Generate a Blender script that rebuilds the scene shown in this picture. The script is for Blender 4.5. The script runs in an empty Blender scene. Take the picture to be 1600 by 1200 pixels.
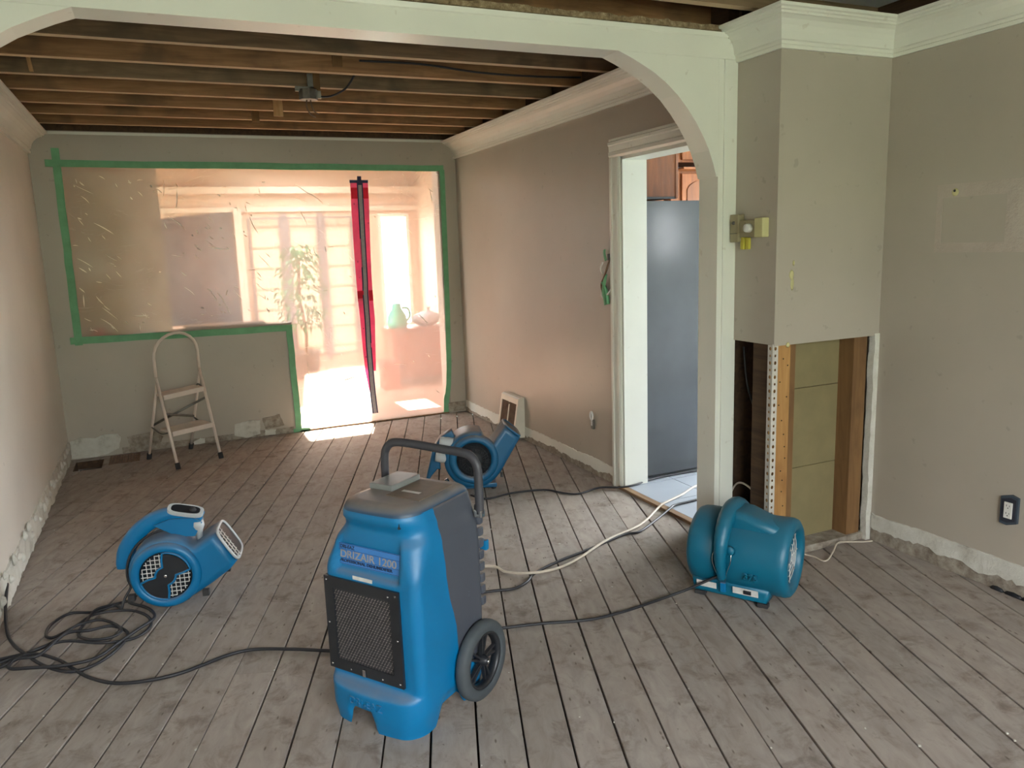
import bpy, bmesh, math, random
from mathutils import Vector, Matrix, noise
random.seed(7)
D = bpy.data
SC = bpy.context.scene
COL = SC.collection
R = math.radians
PI = math.pi

# ------------------------------------------------------------------ camera
YAW, PITCH, ROLL = R(23.9314), R(10.1603), R(-2.0126)
fw = Vector((math.sin(YAW) * math.cos(PITCH), math.cos(YAW) * math.cos(PITCH), -math.sin(PITCH)))
rt = Vector((math.cos(YAW), -math.sin(YAW), 0))
up = rt.cross(fw)
rt2 = math.cos(ROLL) * rt + math.sin(ROLL) * up
up2 = -math.sin(ROLL) * rt + math.cos(ROLL) * up
cam_data = D.cameras.new('camera')
cam_data.sensor_width = 36.0
cam_data.lens = 36.0 * 1209.0 / 1600.0
cam_data.clip_start = 0.05
cam = D.objects.new('camera', cam_data)
cam.matrix_world = Matrix(((rt2.x, up2.x, -fw.x, 0.7723), (rt2.y, up2.y, -fw.y, -2.8958), (rt2.z, up2.z, -fw.z, 1.5), (0, 0, 0, 1)))
COL.objects.link(cam)
SC.camera = cam

# ------------------------------------------------------------------ world, sun, window portals, exposure
W = D.worlds.new('world')
SC.world = W
W.use_nodes = True
bgn = W.node_tree.nodes['Background']
bgn.inputs[0].default_value = (0.92, 0.96, 1.0, 1)
bgn.inputs[1].default_value = 9.5
sun_d = D.lights.new('sun', 'SUN')
sun_d.energy = 31.0
sun_d.color = (1.0, 0.86, 0.70)
sun_d.angle = R(0.6)
sun = D.objects.new('sun', sun_d)
sun.rotation_euler = Vector((-0.15, -1.0, -1.2)).to_track_quat('-Z', 'Y').to_euler()
sun.location = (4, 14, 10)
COL.objects.link(sun)


XRW = 3.852


def portal(name, loc, direction, sx, sy):
    l = D.lights.new(name, 'AREA')
    l.shape = 'RECTANGLE'
    l.size, l.size_y = sx, sy
    l.cycles.is_portal = True
    o = D.objects.new(name, l)
    o.location = loc
    o.rotation_euler = Vector(direction).to_track_quat('-Z', 'Y').to_euler()
    COL.objects.link(o)


portal('window_portal_rear', (1.55, -4.72, 1.62), (0, 1, 0), 2.8, 1.5)
portal('window_portal_kitchen_side', (6.32, 0.8, 1.25), (-1, 0, 0), 2.6, 2.1)
portal('window_portal_kitchen', (5.21, -1.32, 1.57), (0, 1, 0), 0.26, 0.5)
portal('window_portal_skylight', (2.45, 6.5, 2.75), (0, 0, -1), 1.5, 1.5)
portal('window_portal_sunroom', (2.4, 7.62, 1.15), (0, -1, 0), 3.3, 2.0)
portal('window_portal_sunroom_side', (-0.62, 5.6, 1.3), (1, 0, 0), 2.0, 1.6)

vs = SC.view_settings
vs.view_transform = 'Standard'
try:
    vs.look = 'None'
except Exception:
    pass
vs.gamma = 1.0
vs.use_curve_mapping = False
vs.exposure = 1.34
SC.cycles.use_denoising = True
SC.cycles.max_bounces = 10
SC.cycles.diffuse_bounces = 6
SC.cycles.transparent_max_bounces = 12
SC.cycles.sample_clamp_indirect = 8.0
SC.cycles.caustics_reflective = False
SC.cycles.caustics_refractive = False


# ------------------------------------------------------------------ materials
def srgb(r, g, b):
    def f(c):
        c /= 255.0
        return c / 12.92 if c <= 0.04045 else ((c + 0.055) / 1.055) ** 2.4
    return (f(r), f(g), f(b), 1)


class NT:
    def __init__(s, name):
        s.m = D.materials.new(name)
        s.m.use_nodes = True
        s.t = s.m.node_tree
        s.b = s.t.nodes['Principled BSDF']
        s.out = s.t.nodes['Material Output']

    def n(s, kind, **kw):
        x = s.t.nodes.new(kind)
        for k, v in kw.items():
            setattr(x, k, v)
        return x

    def l(s, a, b):
        s.t.links.new(a, b)

    def coord(s, scale=(1, 1, 1), rot=(0, 0, 0), kind='Object', rnd=False):
        tc = s.n('ShaderNodeTexCoord')
        mp = s.n('ShaderNodeMapping')
        mp.inputs['Scale'].default_value = scale
        mp.inputs['Rotation'].default_value = rot
        s.l(tc.outputs[kind], mp.inputs['Vector'])
        if rnd:
            oi = s.n('ShaderNodeObjectInfo')
            mu = s.n('ShaderNodeMath', operation='MULTIPLY')
            mu.inputs[1].default_value = 37.0
            s.l(oi.outputs['Random'], mu.inputs[0])
            cb = s.n('ShaderNodeCombineXYZ')
            s.l(mu.outputs[0], cb.inputs[0]); s.l(mu.outputs[0], cb.inputs[1]); s.l(mu.outputs[0], cb.inputs[2])
            s.l(cb.outputs[0], mp.inputs['Location'])
        return mp.outputs[0]

    def noise(s, vec, scale, detail=4, rough=0.55, dist=0.0):
        x = s.n('ShaderNodeTexNoise')
        x.inputs['Scale'].default_value = scale
        x.inputs['Detail'].default_value = detail
        x.inputs['Roughness'].default_value = rough
        x.inputs['Distortion'].default_value = dist
        s.l(vec, x.inputs['Vector'])
        return x.outputs['Fac']

    def ramp(s, fac, stops, interp='LINEAR'):
        x = s.n('ShaderNodeValToRGB')
        x.color_ramp.interpolation = interp
        els = x.color_ramp.elements
        while len(els) < len(stops):
            els.new(0.5)
        for e, (p, c) in zip(els, stops):
            e.position = p
            e.color = c if len(c) == 4 else (*c, 1)
        s.l(fac, x.inputs['Fac'])
        return x.outputs['Color']

    def mix(s, fac, a, b, mode='MIX'):
        x = s.n('ShaderNodeMix', data_type='RGBA', blend_type=mode)
        for sock, v in ((x.inputs[0], fac), (x.inputs[6], a), (x.inputs[7], b)):
            if isinstance(v, (int, float)):
                sock.default_value = v
            elif isinstance(v, tuple):
                sock.default_value = v
            else:
                s.l(v, sock)
        return x.outputs[2]

    def bump(s, h, strength=0.2, dist=0.01, to=None):
        x = s.n('ShaderNodeBump')
        x.inputs['Strength'].default_value = strength
        x.inputs['Distance'].default_value = dist
        s.l(h, x.inputs['Height'])
        s.l(x.outputs[0], (to or s.b.inputs['Normal']))
        return x.outputs[0]

    def base(s, c):
        if isinstance(c, tuple):
            s.b.inputs['Base Color'].default_value = c
        else:
            s.l(c, s.b.inputs['Base Color'])

    def rough(s, v):
        if isinstance(v, (int, float)):
            s.b.inputs['Roughness'].default_value = v
        else:
            s.l(v, s.b.inputs['Roughness'])


def simple(name, c, rough=0.5, metal=0.0, var=0.12, scale=14.0, bump=0.0, spec=0.5):
    n = NT(name)
    v = n.coord()
    f = n.noise(v, scale, 5)
    d = tuple(x * (1 - var) for x in c[:3]) + (1,)
    l = tuple(min(1, x * (1 + var)) for x in c[:3]) + (1,)
    n.base(n.ramp(f, [(0.3, d), (0.7, l)]))
    n.rough(rough)
    n.b.inputs['Metallic'].default_value = metal
    n.b.inputs['Specular IOR Level'].default_value = spec
    if bump:
        n.bump(n.noise(v, scale * 4, 3), bump, 0.004)
    return n.m


def paint_mat(name, c, rough=0.42, scuff=None, bump=0.05):
    n = NT(name)
    v = n.coord()
    f = n.noise(v, 1.3, 4)
    d = tuple(x * 0.93 for x in c[:3]) + (1,)
    l = tuple(min(1, x * 1.06) for x in c[:3]) + (1,)
    col = n.ramp(f, [(0.3, d), (0.7, l)])
    sp = n.noise(v, 21, 2, 0.5)
    col = n.mix(n.ramp(sp, [(0.69, (0, 0, 0)), (0.75, (0.5, 0.5, 0.5))]), col, scuff or tuple(x * 0.72 for x in c[:3]) + (1,))
    n.base(col)
    n.rough(rough)
    n.bump(n.noise(v, 160, 3), bump, 0.002)
    return n.m


WALL = paint_mat('wall_paint_greige', srgb(174, 165, 152), 0.38)
WALL_L = paint_mat('wall_paint_pale', srgb(218, 211, 200), 0.38)  # left wall, paler than the other walls
WALL_S = paint_mat('sunroom_wall_paint', srgb(198, 170, 146), 0.6)
WHITE = paint_mat('trim_paint_white', srgb(222, 222, 212), 0.35, scuff=srgb(196, 190, 176))
CEIL_W = simple('sunroom_ceiling_white', srgb(206, 190, 172), 0.8, var=0.03, scale=3)
KWHITE = simple('kitchen_white', srgb(220, 224, 226), 0.6, var=0.03, scale=3)


def plaster_mat(name, stops, scale=18):
    n = NT(name)
    v = n.coord()
    f = n.noise(v, scale, 8, 0.65)
    n.base(n.ramp(f, stops))
    n.rough(0.92)
    n.bump(n.noise(v, scale * 3, 6, 0.7), 0.7, 0.012)
    return n.m


PLASTER_W = plaster_mat('bare_plaster_white', [(0.3, srgb(160, 154, 142)), (0.45, srgb(200, 197, 186)), (0.7, srgb(214, 212, 203))], 9)
PLASTER_G = plaster_mat('rough_plaster_grey', [(0.3, srgb(118, 106, 94)), (0.5, srgb(154, 144, 130)), (0.7, srgb(180, 172, 158))], 22)
PLASTER_B = plaster_mat('broken_plaster_brown', [(0.3, srgb(104, 84, 60)), (0.55, srgb(160, 138, 108)), (0.75, srgb(200, 182, 150))], 40)
JOINTC = plaster_mat('skim_patch', [(0.3, srgb(176, 164, 152)), (0.7, srgb(190, 180, 168))], 5)


def plank_mat():
    n = NT('weathered_plank')
    v = n.coord(scale=(1, 1, 1), rot=(0, 0, R(19.4968)), rnd=False)
    # stretch along the plank
    mp = n.n('ShaderNodeMapping')
    mp.inputs['Scale'].default_value = (4.5, 1.5, 1.0)
    n.l(v, mp.inputs['Vector'])
    oi = n.n('ShaderNodeObjectInfo')
    ad = n.n('ShaderNodeVectorMath', operation='ADD')
    cb = n.n('ShaderNodeCombineXYZ')
    mu = n.n('ShaderNodeMath', operation='MULTIPLY'); mu.inputs[1].default_value = 60
    n.l(oi.outputs['Random'], mu.inputs[0])
    n.l(mu.outputs[0], cb.inputs[1])
    n.l(mp.outputs[0], ad.inputs[0]); n.l(cb.outputs[0], ad.inputs[1])
    grain = n.noise(ad.outputs[0], 5.0, 8, 0.62, 0.6)
    g2 = n.noise(ad.outputs[0], 1.1, 4, 0.55, 0.4)
    col = n.ramp(grain, [(0.25, srgb(132, 122, 115)), (0.48, srgb(153, 144, 137)), (0.72, srgb(168, 160, 152))])
    col = n.mix(n.ramp(g2, [(0.35, (0.0, 0.0, 0.0)), (0.75, (0.45, 0.45, 0.45))]), col, srgb(156, 142, 130))
    # dark smudges, knots and scuffs
    sm = n.noise(v, 8.0, 8, 0.70, 0.5)
    col = n.mix(n.ramp(sm, [(0.52, (0, 0, 0)), (0.68, (0.66, 0.66, 0.66))]), col, srgb(100, 86, 76))
    vo = n.n('ShaderNodeTexVoronoi')
    vo.inputs['Scale'].default_value = 6.5
    n.l(ad.outputs[0], vo.inputs['Vector'])
    col = n.mix(n.ramp(vo.outputs['Distance'], [(0.05, (0.75, 0.75, 0.75)), (0.13, (0, 0, 0))]), col, srgb(84, 70, 60))
    fl = n.noise(v, 55.0, 3, 0.5)
    col = n.mix(n.ramp(fl, [(0.70, (0, 0, 0)), (0.76, (0.55, 0.55, 0.55))]), col, srgb(92, 80, 72))
    # each board a little different
    hs = n.n('ShaderNodeHueSaturation')
    mr = n.n('ShaderNodeMapRange')
    mr.inputs['To Min'].default_value = 0.92; mr.inputs['To Max'].default_value = 1.07
    n.l(oi.outputs['Random'], mr.inputs['Value'])
    n.l(mr.outputs[0], hs.inputs['Value'])
    n.l(col, hs.inputs['Color'])
    n.base(hs.outputs[0])
    n.rough(0.68)
    n.b.inputs['Specular IOR Level'].default_value = 0.35
    n.bump(grain, 0.35, 0.003)
    return n.m


PLANK = plank_mat()


def wood_mat(name, c0, c1, axis=0, rough=0.75, dark=None, scale=3.0, pale=None):
    n = NT(name)
    sc = [9.0, 9.0, 9.0]
    sc[axis] = 0.8
    v = n.coord(scale=tuple(sc), rnd=True)
    f = n.noise(v, scale, 8, 0.6, 1.0)
    col = n.ramp(f, [(0.3, c0), (0.7, c1)])
    k = n.noise(n.coord(scale=(2.4, 2.4, 2.4), rnd=True), 1.6, 3, 0.5, 0.4)
    if dark:
        col = n.mix(n.ramp(k, [(0.52, (0, 0, 0)), (0.68, (0.7, 0.7, 0.7))]), col, dark)
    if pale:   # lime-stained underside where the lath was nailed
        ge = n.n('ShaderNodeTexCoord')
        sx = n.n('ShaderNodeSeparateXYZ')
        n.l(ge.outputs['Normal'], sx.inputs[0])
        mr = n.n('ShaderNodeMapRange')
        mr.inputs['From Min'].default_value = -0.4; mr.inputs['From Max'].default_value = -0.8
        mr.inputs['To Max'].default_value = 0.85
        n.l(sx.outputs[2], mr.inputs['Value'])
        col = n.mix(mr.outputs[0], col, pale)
    n.base(col)
    n.rough(rough)
    n.bump(f, 0.3, 0.003)
    return n.m


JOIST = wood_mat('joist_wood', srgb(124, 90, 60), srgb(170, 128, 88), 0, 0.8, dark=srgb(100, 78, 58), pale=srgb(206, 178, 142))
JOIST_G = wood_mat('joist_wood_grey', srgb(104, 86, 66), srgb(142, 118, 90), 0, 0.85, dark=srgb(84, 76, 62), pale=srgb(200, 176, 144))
LATHE = wood_mat('pale_wood', srgb(176, 132, 84), srgb(206, 166, 116), 2, 0.7)
STUD = wood_mat('stud_orange', srgb(156, 112, 62), srgb(188, 144, 88), 2, 0.75, dark=srgb(140, 96, 52))
STUD_D = wood_mat('stud_brown', srgb(104, 74, 44), srgb(132, 98, 60), 2, 0.8, dark=srgb(92, 66, 40))
OAK = wood_mat('oak_cabinet', srgb(100, 52, 20), srgb(138, 78, 36), 2, 0.6)
OAK_L = wood_mat('oak_cabinet_light', srgb(122, 64, 24), srgb(160, 92, 42), 2, 0.6)
DARKVOID = simple('dark_cavity', srgb(46, 34, 24), 0.95, var=0.3, scale=8)
BOARD_D = wood_mat('ceiling_board_dark', srgb(60, 44, 32), srgb(88, 66, 46), 1, 0.9)
HARDB = simple('tan_hardboard', srgb(130, 118, 84), 0.75, var=0.12, scale=6)
THRESH = wood_mat('threshold_wood', srgb(110, 84, 60), srgb(150, 122, 92), 1, 0.8)


def blue_mat(name, c, dust=0.35):
    n = NT(name)
    v = n.coord()
    f = n.noise(v, 3.2, 4)
    col = n.ramp(f, [(0.3, tuple(x * 0.9 for x in c[:3]) + (1,)), (0.7, tuple(min(1, x * 1.08) for x in c[:3]) + (1,))])
    # dust that lies on faces turned upwards
    ge = n.n('ShaderNodeNewGeometry')
    sx = n.n('ShaderNodeSeparateXYZ')
    n.l(ge.outputs['Normal'], sx.inputs[0])
    mr = n.n('ShaderNodeMapRange')
    mr.inputs['From Min'].default_value = 0.35; mr.inputs['From Max'].default_value = 0.95
    mr.inputs['To Max'].default_value = dust
    n.l(sx.outputs[2], mr.inputs['Value'])
    dn = n.noise(v, 11, 5)
    mm = n.n('ShaderNodeMath', operation='MULTIPLY')
    dr = n.n('ShaderNodeMapRange')
    dr.inputs['From Min'].default_value = 0.25; dr.inputs['From Max'].default_value = 0.6
    dr.inputs['To Min'].default_value = 0.55; dr.inputs['To Max'].default_value = 1.0
    n.l(dn, dr.inputs['Value'])
    n.l(mr.outputs[0], mm.inputs[0]); n.l(dr.outputs[0], mm.inputs[1])
    col = n.mix(mm.outputs[0], col, srgb(140, 130, 122))
    sc = n.noise(v, 34, 3)
    col = n.mix(n.ramp(sc, [(0.7, (0, 0, 0)), (0.8, (0.3, 0.3, 0.3))]), col, srgb(120, 150, 176))
    n.base(col)
    n.rough(0.42)
    n.bump(n.noise(v, 220, 2), 0.06, 0.002)
    return n.m


BLUE = blue_mat('blue_plastic', srgb(0, 110, 162), 0.55)
BLUE_B = blue_mat('blue_plastic_dusty', srgb(14, 88, 128), 0.85)
TEAL = blue_mat('teal_blue_plastic', srgb(0, 98, 126), 0.12)
GREYP = blue_mat('grey_plastic', srgb(74, 78, 88), 0.55)
CAPM = blue_mat('dusty_cap', srgb(44, 70, 96), 0.85)
BLACK = simple('black_plastic', srgb(34, 36, 40), 0.4, var=0.2)
BLACK_R = simple('black_rubber', srgb(44, 44, 46), 0.75, var=0.2)
TYRE = simple('grey_tyre', srgb(66, 72, 76), 0.75, var=0.15, scale=10)
HANDLE = simple('dark_grey_tube', srgb(62, 62, 68), 0.5, var=0.1)
CORDM = simple('black_cord', srgb(38, 38, 42), 0.5, var=0.15, scale=30)
CORDW = simple('white_cord', srgb(196, 184, 168), 0.6, var=0.1, scale=30)
CHROME = simple('chrome', srgb(200, 200, 200), 0.25, metal=1.0, var=0.05)
GALV = simple('galvanised', srgb(120, 118, 112), 0.5, metal=0.8, var=0.25, scale=20)
SILVER = simple('silver_plastic', srgb(190, 194, 196), 0.4, var=0.06)
WHITEP = simple('white_plastic', srgb(226, 224, 218), 0.45, var=0.04)
LADDER = simple('cream_enamel', srgb(216, 202, 190), 0.4, var=0.05, scale=9)
BEADM = simple('corner_bead_white', srgb(196, 190, 180), 0.6, var=0.15, scale=30)
FILTER_M = simple('filter_dark', srgb(60, 58, 60), 0.9, var=0.3, scale=60)
MESHM = simple('grille_metal', srgb(150, 142, 136), 0.5, metal=0.3, var=0.25, scale=40)
TAPE = simple('green_tape', srgb(108, 168, 126), 0.6, var=0.12, scale=12)
PINK = simple('pink_adhesive', srgb(240, 126, 166), 0.55, var=0.12, scale=10)
RED = simple('red_adhesive', srgb(226, 50, 84), 0.55, var=0.1, scale=10)
for mt_ in (PINK, RED):
    nt_ = mt_.node_tree
    pb = nt_.nodes['Principled BSDF']
    tl_ = nt_.nodes.new('ShaderNodeBsdfTranslucent')
    mx_ = nt_.nodes.new('ShaderNodeMixShader')
    mx_.inputs[0].default_value = 0.55
    nt_.links.new(pb.inputs['Base Color'].links[0].from_socket, tl_.inputs['Color'])
    nt_.links.new(pb.outputs[0], mx_.inputs[1])
    nt_.links.new(tl_.outputs[0], mx_.inputs[2])
    nt_.links.new(mx_.outputs[0], nt_.nodes['Material Output'].inputs['Surface'])
ZIPG = simple('zipper_grey', srgb(168, 162, 166), 0.6, var=0.1, scale=40)
NAVY = simple('zipper_navy', srgb(50, 52, 88), 0.65, var=0.15, scale=30)
FRIDGE = NT('fridge_side_grey')
_v = FRIDGE.coord()
FRIDGE.base(FRIDGE.ramp(FRIDGE.noise(_v, 2.5, 3), [(0.3, srgb(66, 69, 72)), (0.7, srgb(76, 79, 82))]))
FRIDGE.rough(0.17)
FRIDGE.bump(FRIDGE.noise(_v, 120, 2), 0.12, 0.002)
FRIDGE = FRIDGE.m
TILE = simple('white_tile', srgb(164, 171, 182), 0.35, var=0.04, scale=5)
GROUT = simple('grout', srgb(90, 92, 96), 0.9)
BEIGE_TH = simple('thermostat_beige', srgb(146, 136, 106), 0.45, var=0.08)
CREAM = simple('cream_plastic', srgb(196, 190, 140), 0.5, var=0.06)
YELLOW = simple('yellow_plastic', srgb(190, 180, 70), 0.5, var=0.1)
STICK = simple('white_sticker', srgb(206, 204, 200), 0.5, var=0.12, scale=50)
LBLUE = simple('label_blue', srgb(56, 120, 190), 0.4, var=0.08)
LBROWN = simple('label_brown', srgb(110, 96, 84), 0.5, var=0.15, scale=30)
INKD = simple('ink_dark', srgb(24, 40, 70), 0.5)
INKG = simple('ink_grey', srgb(150, 148, 150), 0.5)
CLEARG = simple('control_window', srgb(128, 130, 128), 0.3, var=0.12, scale=12)
VENTW = simple('register_cream', srgb(214, 206, 190), 0.45, var=0.05)
RUST = simple('register_brown', srgb(118, 92, 74), 0.7, var=0.25, scale=30)
LEAF = simple('leaf_green', srgb(84, 132, 84), 0.5, var=0.3, scale=4)
POT = simple('pot_grey', srgb(110, 104, 98), 0.7)
TURQ = simple('turquoise_plastic', srgb(40, 200, 170), 0.4)
BROWNW = wood_mat('sunroom_cabinet_wood', srgb(150, 84, 58), srgb(184, 112, 82), 2, 0.5)
ORANGE = simple('orange_box', srgb(222, 110, 90), 0.6)
BLIND = simple('dark_blind', srgb(44, 42, 48), 0.7, var=0.2, scale=4)
SFLOOR = simple('sunroom_floor', srgb(196, 160, 140), 0.5, var=0.1, scale=5)
LAWN_BANK = simple('lawn', srgb(124, 136, 124), 0.9, var=0.2, scale=0.8)


def curtain_mat():
    n = NT('cream_curtain')
    d = n.n('ShaderNodeBsdfDiffuse')
    t = n.n('ShaderNodeBsdfTranslucent')
    v = n.coord()
    wv = n.n('ShaderNodeTexWave')
    wv.bands_direction = 'Z'
    wv.inputs['Scale'].default_value = 1.2
    n.l(v, wv.inputs['Vector'])
    c = n.ramp(wv.outputs['Fac'], [(0.02, srgb(160, 132, 110)), (0.08, srgb(190, 166, 144))])
    n.l(c, d.inputs['Color']); n.l(c, t.inputs['Color'])
    mx = n.n('ShaderNodeMixShader')
    mx.inputs[0].default_value = 0.06
    n.l(d.outputs[0], mx.inputs[1]); n.l(t.outputs[0], mx.inputs[2])
    n.l(mx.outputs[0], n.out.inputs['Surface'])
    return n.m


CURTAIN = curtain_mat()
FRAME_G = simple('door_frame_grey', srgb(128, 118, 118), 0.5, var=0.08, scale=5)


def film_mat():
    n = NT('plastic_film')
    v = n.coord(scale=(1, 1, 1))
    tr = n.n('ShaderNodeBsdfTransparent')
    tr.inputs['Color'].default_value = (0.97, 0.95, 0.93, 1)
    tl = n.n('ShaderNodeBsdfTranslucent')
    tl.inputs['Color'].default_value = srgb(244, 232, 224)
    df = n.n('ShaderNodeBsdfDiffuse')
    df.inputs['Color'].default_value = srgb(226, 216, 202)
    gl = n.n('ShaderNodeBsdfGlossy')
    gl.inputs['Roughness'].default_value = 0.30
    def ridge(vec, sc_, dist_):
        f_ = n.noise(vec, sc_, 3, 0.5, dist_)
        a_ = n.n('ShaderNodeMath', operation='SUBTRACT'); a_.inputs[1].default_value = 0.5
        n.l(f_, a_.inputs[0])
        b_ = n.n('ShaderNodeMath', operation='ABSOLUTE'); n.l(a_.outputs[0], b_.inputs[0])
        c_ = n.n('ShaderNodeMapRange')
        c_.inputs['From Min'].default_value = 0.06; c_.inputs['From Max'].default_value = 0.0
        n.l(b_.outputs[0], c_.inputs['Value'])
        return c_.outputs[0]
    r1 = ridge(n.coord(scale=(2.2, 1.0, 0.9), rot=(0, R(48), 0)), 1.6, 0.6)
    r2 = ridge(n.coord(scale=(1.0, 1.0, 1.8), rot=(0, R(25), 0)), 3.2, 1.0)
    ad_ = n.n('ShaderNodeMath', operation='ADD'); n.l(r1, ad_.inputs[0]); n.l(r2, ad_.inputs[1])
    ms_ = n.n('ShaderNodeMath', operation='MULTIPLY')
    mk_ = n.n('ShaderNodeMapRange'); mk_.inputs['From Min'].default_value = 0.45; mk_.inputs['From Max'].default_value = 0.62
    n.l(n.noise(v, 2.3, 3), mk_.inputs['Value'])
    n.l(ad_.outputs[0], ms_.inputs[0]); n.l(mk_.outputs[0], ms_.inputs[1])
    wr = ms_.outputs[0]
    bp = n.n('ShaderNodeBump')
    bp.inputs['Strength'].default_value = 1.0
    bp.inputs['Distance'].default_value = 0.02
    n.l(wr, bp.inputs['Height'])
    n.l(bp.outputs[0], gl.inputs['Normal'])
    m1 = n.n('ShaderNodeMixShader'); m1.inputs[0].default_value = 0.30
    n.l(tl.outputs[0], m1.inputs[1]); n.l(df.outputs[0], m1.inputs[2])
    m2 = n.n('ShaderNodeMixShader'); m2.inputs[0].default_value = 0.37
    n.l(tr.outputs[0], m2.inputs[1]); n.l(m1.outputs[0], m2.inputs[2])
    m3 = n.n('ShaderNodeMixShader')
    lw = n.n('ShaderNodeFresnel'); lw.inputs['IOR'].default_value = 1.25
    n.l(bp.outputs[0], lw.inputs['Normal'])
    n.l(lw.outputs[0], m3.inputs[0])
    n.l(m2.outputs[0], m3.inputs[1]); n.l(gl.outputs[0], m3.inputs[2])
    n.l(m3.outputs[0], n.out.inputs['Surface'])
    return n.m


FILM = film_mat()
CREASE_GLINT = simple('film_crease', srgb(236, 232, 222), 0.18, var=0.05, spec=1.0)  # pale slivers painted in for highlights along the film's creases


# ------------------------------------------------------------------ mesh helpers
class MB:
    """collects shapes for ONE mesh object"""

    def __init__(s):
        s.v = []
        s.f = []
        s.sm = []

    def add(s, vs, fs, smooth=False):
        o = len(s.v)
        s.v += [tuple(p) for p in vs]
        for f in fs:
            s.f.append(tuple(i + o for i in f))
            s.sm.append(smooth)
        return s

    def box(s, x0, x1, y0, y1, z0, z1, m=None, bev=0.0):
        if bev > 0:
            bm = bmesh.new()
            bmesh.ops.create_cube(bm, size=1.0)
            for q in bm.verts:
                q.co = Vector(((x0 + x1) / 2 + q.co.x * (x1 - x0), (y0 + y1) / 2 + q.co.y * (y1 - y0), (z0 + z1) / 2 + q.co.z * (z1 - z0)))
            bmesh.ops.bevel(bm, geom=list(bm.edges), offset=bev, segments=2, profile=0.6, affect='EDGES')
            bm.verts.index_update()
            vs = [q.co.copy() for q in bm.verts]
            fs = [[q.index for q in f.verts] for f in bm.faces]
            bm.free()
        else:
            vs = [Vector(p) for p in ((x0, y0, z0), (x1, y0, z0), (x1, y1, z0), (x0, y1, z0), (x0, y0, z1), (x1, y0, z1), (x1, y1, z1), (x0, y1, z1))]
            fs = [(0, 3, 2, 1), (4, 5, 6, 7), (0, 1, 5, 4), (1, 2, 6, 5), (2, 3, 7, 6), (3, 0, 4, 7)]
        if m is not None:
            vs = [m @ p for p in vs]
        return s.add(vs, fs)

    def prism(s, poly, axis, a, b, m=None, smooth=False):
        """2D polygon extruded along axis: 0 -> (y,z), 1 -> (x,z), 2 -> (x,y)"""
        def P(p, t):
            return Vector((t, p[0], p[1])) if axis == 0 else Vector((p[0], t, p[1])) if axis == 1 else Vector((p[0], p[1], t))
        n = len(poly)
        vs = [P(p, a) for p in poly] + [P(p, b) for p in poly]
        if m is not None:
            vs = [m @ p for p in vs]
        area = sum(poly[i][0] * poly[(i + 1) % n][1] - poly[(i + 1) % n][0] * poly[i][1] for i in range(n))
        flip = (area > 0) != ((b - a) > 0)
        if axis == 1:
            flip = not flip
        sides = [(i, (i + 1) % n, n + (i + 1) % n, n + i) for i in range(n)]
        caps = [tuple(reversed(range(n))), tuple(range(n, 2 * n))]
        fs = sides + caps
        if flip:
            fs = [tuple(reversed(f)) for f in fs]
        o = len(s.f)
        s.add(vs, fs)
        if smooth:
            for i in range(o, o + n):
                s.sm[i] = True
        return s

    def tube(s, pts, r, seg=8, smooth=True, flat=None, closed=False, up=None):
        """sweep; flat = (rx, ry) for an oval section"""
        pts = [Vector(p) for p in pts]
        n = len(pts)
        rings = []
        prev = None
        for i, p in enumerate(pts):
            a = pts[(i - 1) % n] if (i > 0 or closed) else p
            b = pts[(i + 1) % n] if (i < n - 1 or closed) else p
            t = (b - a)
            t = t.normalized() if t.length > 1e-9 else Vector((0, 0, 1))
            if up is not None:
                x = Vector(up).cross(t)
                x = x.normalized() if x.length > 1e-6 else Vector((1, 0, 0))
            elif prev is None:
                ref = Vector((0, 0, 1)) if abs(t.z) < 0.9 else Vector((1, 0, 0))
                x = ref.cross(t).normalized()
            else:
                x = prev - t * prev.dot(t)
                x = x.normalized() if x.length > 1e-6 else prev
            prev = x
            y = t.cross(x)
            rr = r[i] if isinstance(r, (list, tuple)) else r
            rx, ry = flat if flat else (rr, rr)
            rings.append([p + x * (rx * math.cos(2 * PI * k / seg)) + y * (ry * math.sin(2 * PI * k / seg)) for k in range(seg)])
        vs = [q for ring in rings for q in ring]
        fs = []
        for i in range(n if closed else n - 1):
            j = (i + 1) % n
            for k in range(seg):
                l = (k + 1) % seg
                fs.append((i * seg + k, i * seg + l, j * seg + l, j * seg + k))
        s.add(vs, fs, smooth)
        if not closed:
            o = len(s.v) - len(vs)
            s.f.append(tuple(o + k for k in reversed(range(seg)))); s.sm.append(False)
            s.f.append(tuple(o + (n - 1) * seg + k for k in range(seg))); s.sm.append(False)
        return s

    def lathe(s, prof, seg=32, m=None, smooth=True, close=False):
        """profile [(r, h)] turned about local Z"""
        vs = []
        for r, h in prof:
            for k in range(seg):
                a = 2 * PI * k / seg
                vs.append(Vector((r * math.cos(a), r * math.sin(a), h)))
        if m is not None:
            vs = [m @ p for p in vs]
        fs = []
        n = len(prof)
        for i in range(n if close else n - 1):
            j = (i + 1) % n
            for k in range(seg):
                l = (k + 1) % seg
                fs.append((i * seg + k, i * seg + l, j * seg + l, j * seg + k))
        o = len(s.v)
        s.add(vs, fs, smooth)
        if not close:
            if prof[0][0] > 1e-6:
                s.f.append(tuple(o + k for k in reversed(range(seg)))); s.sm.append(False)
            if prof[-1][0] > 1e-6:
                s.f.append(tuple(o + (n - 1) * seg + k for k in range(seg))); s.sm.append(False)
        return s

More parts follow.
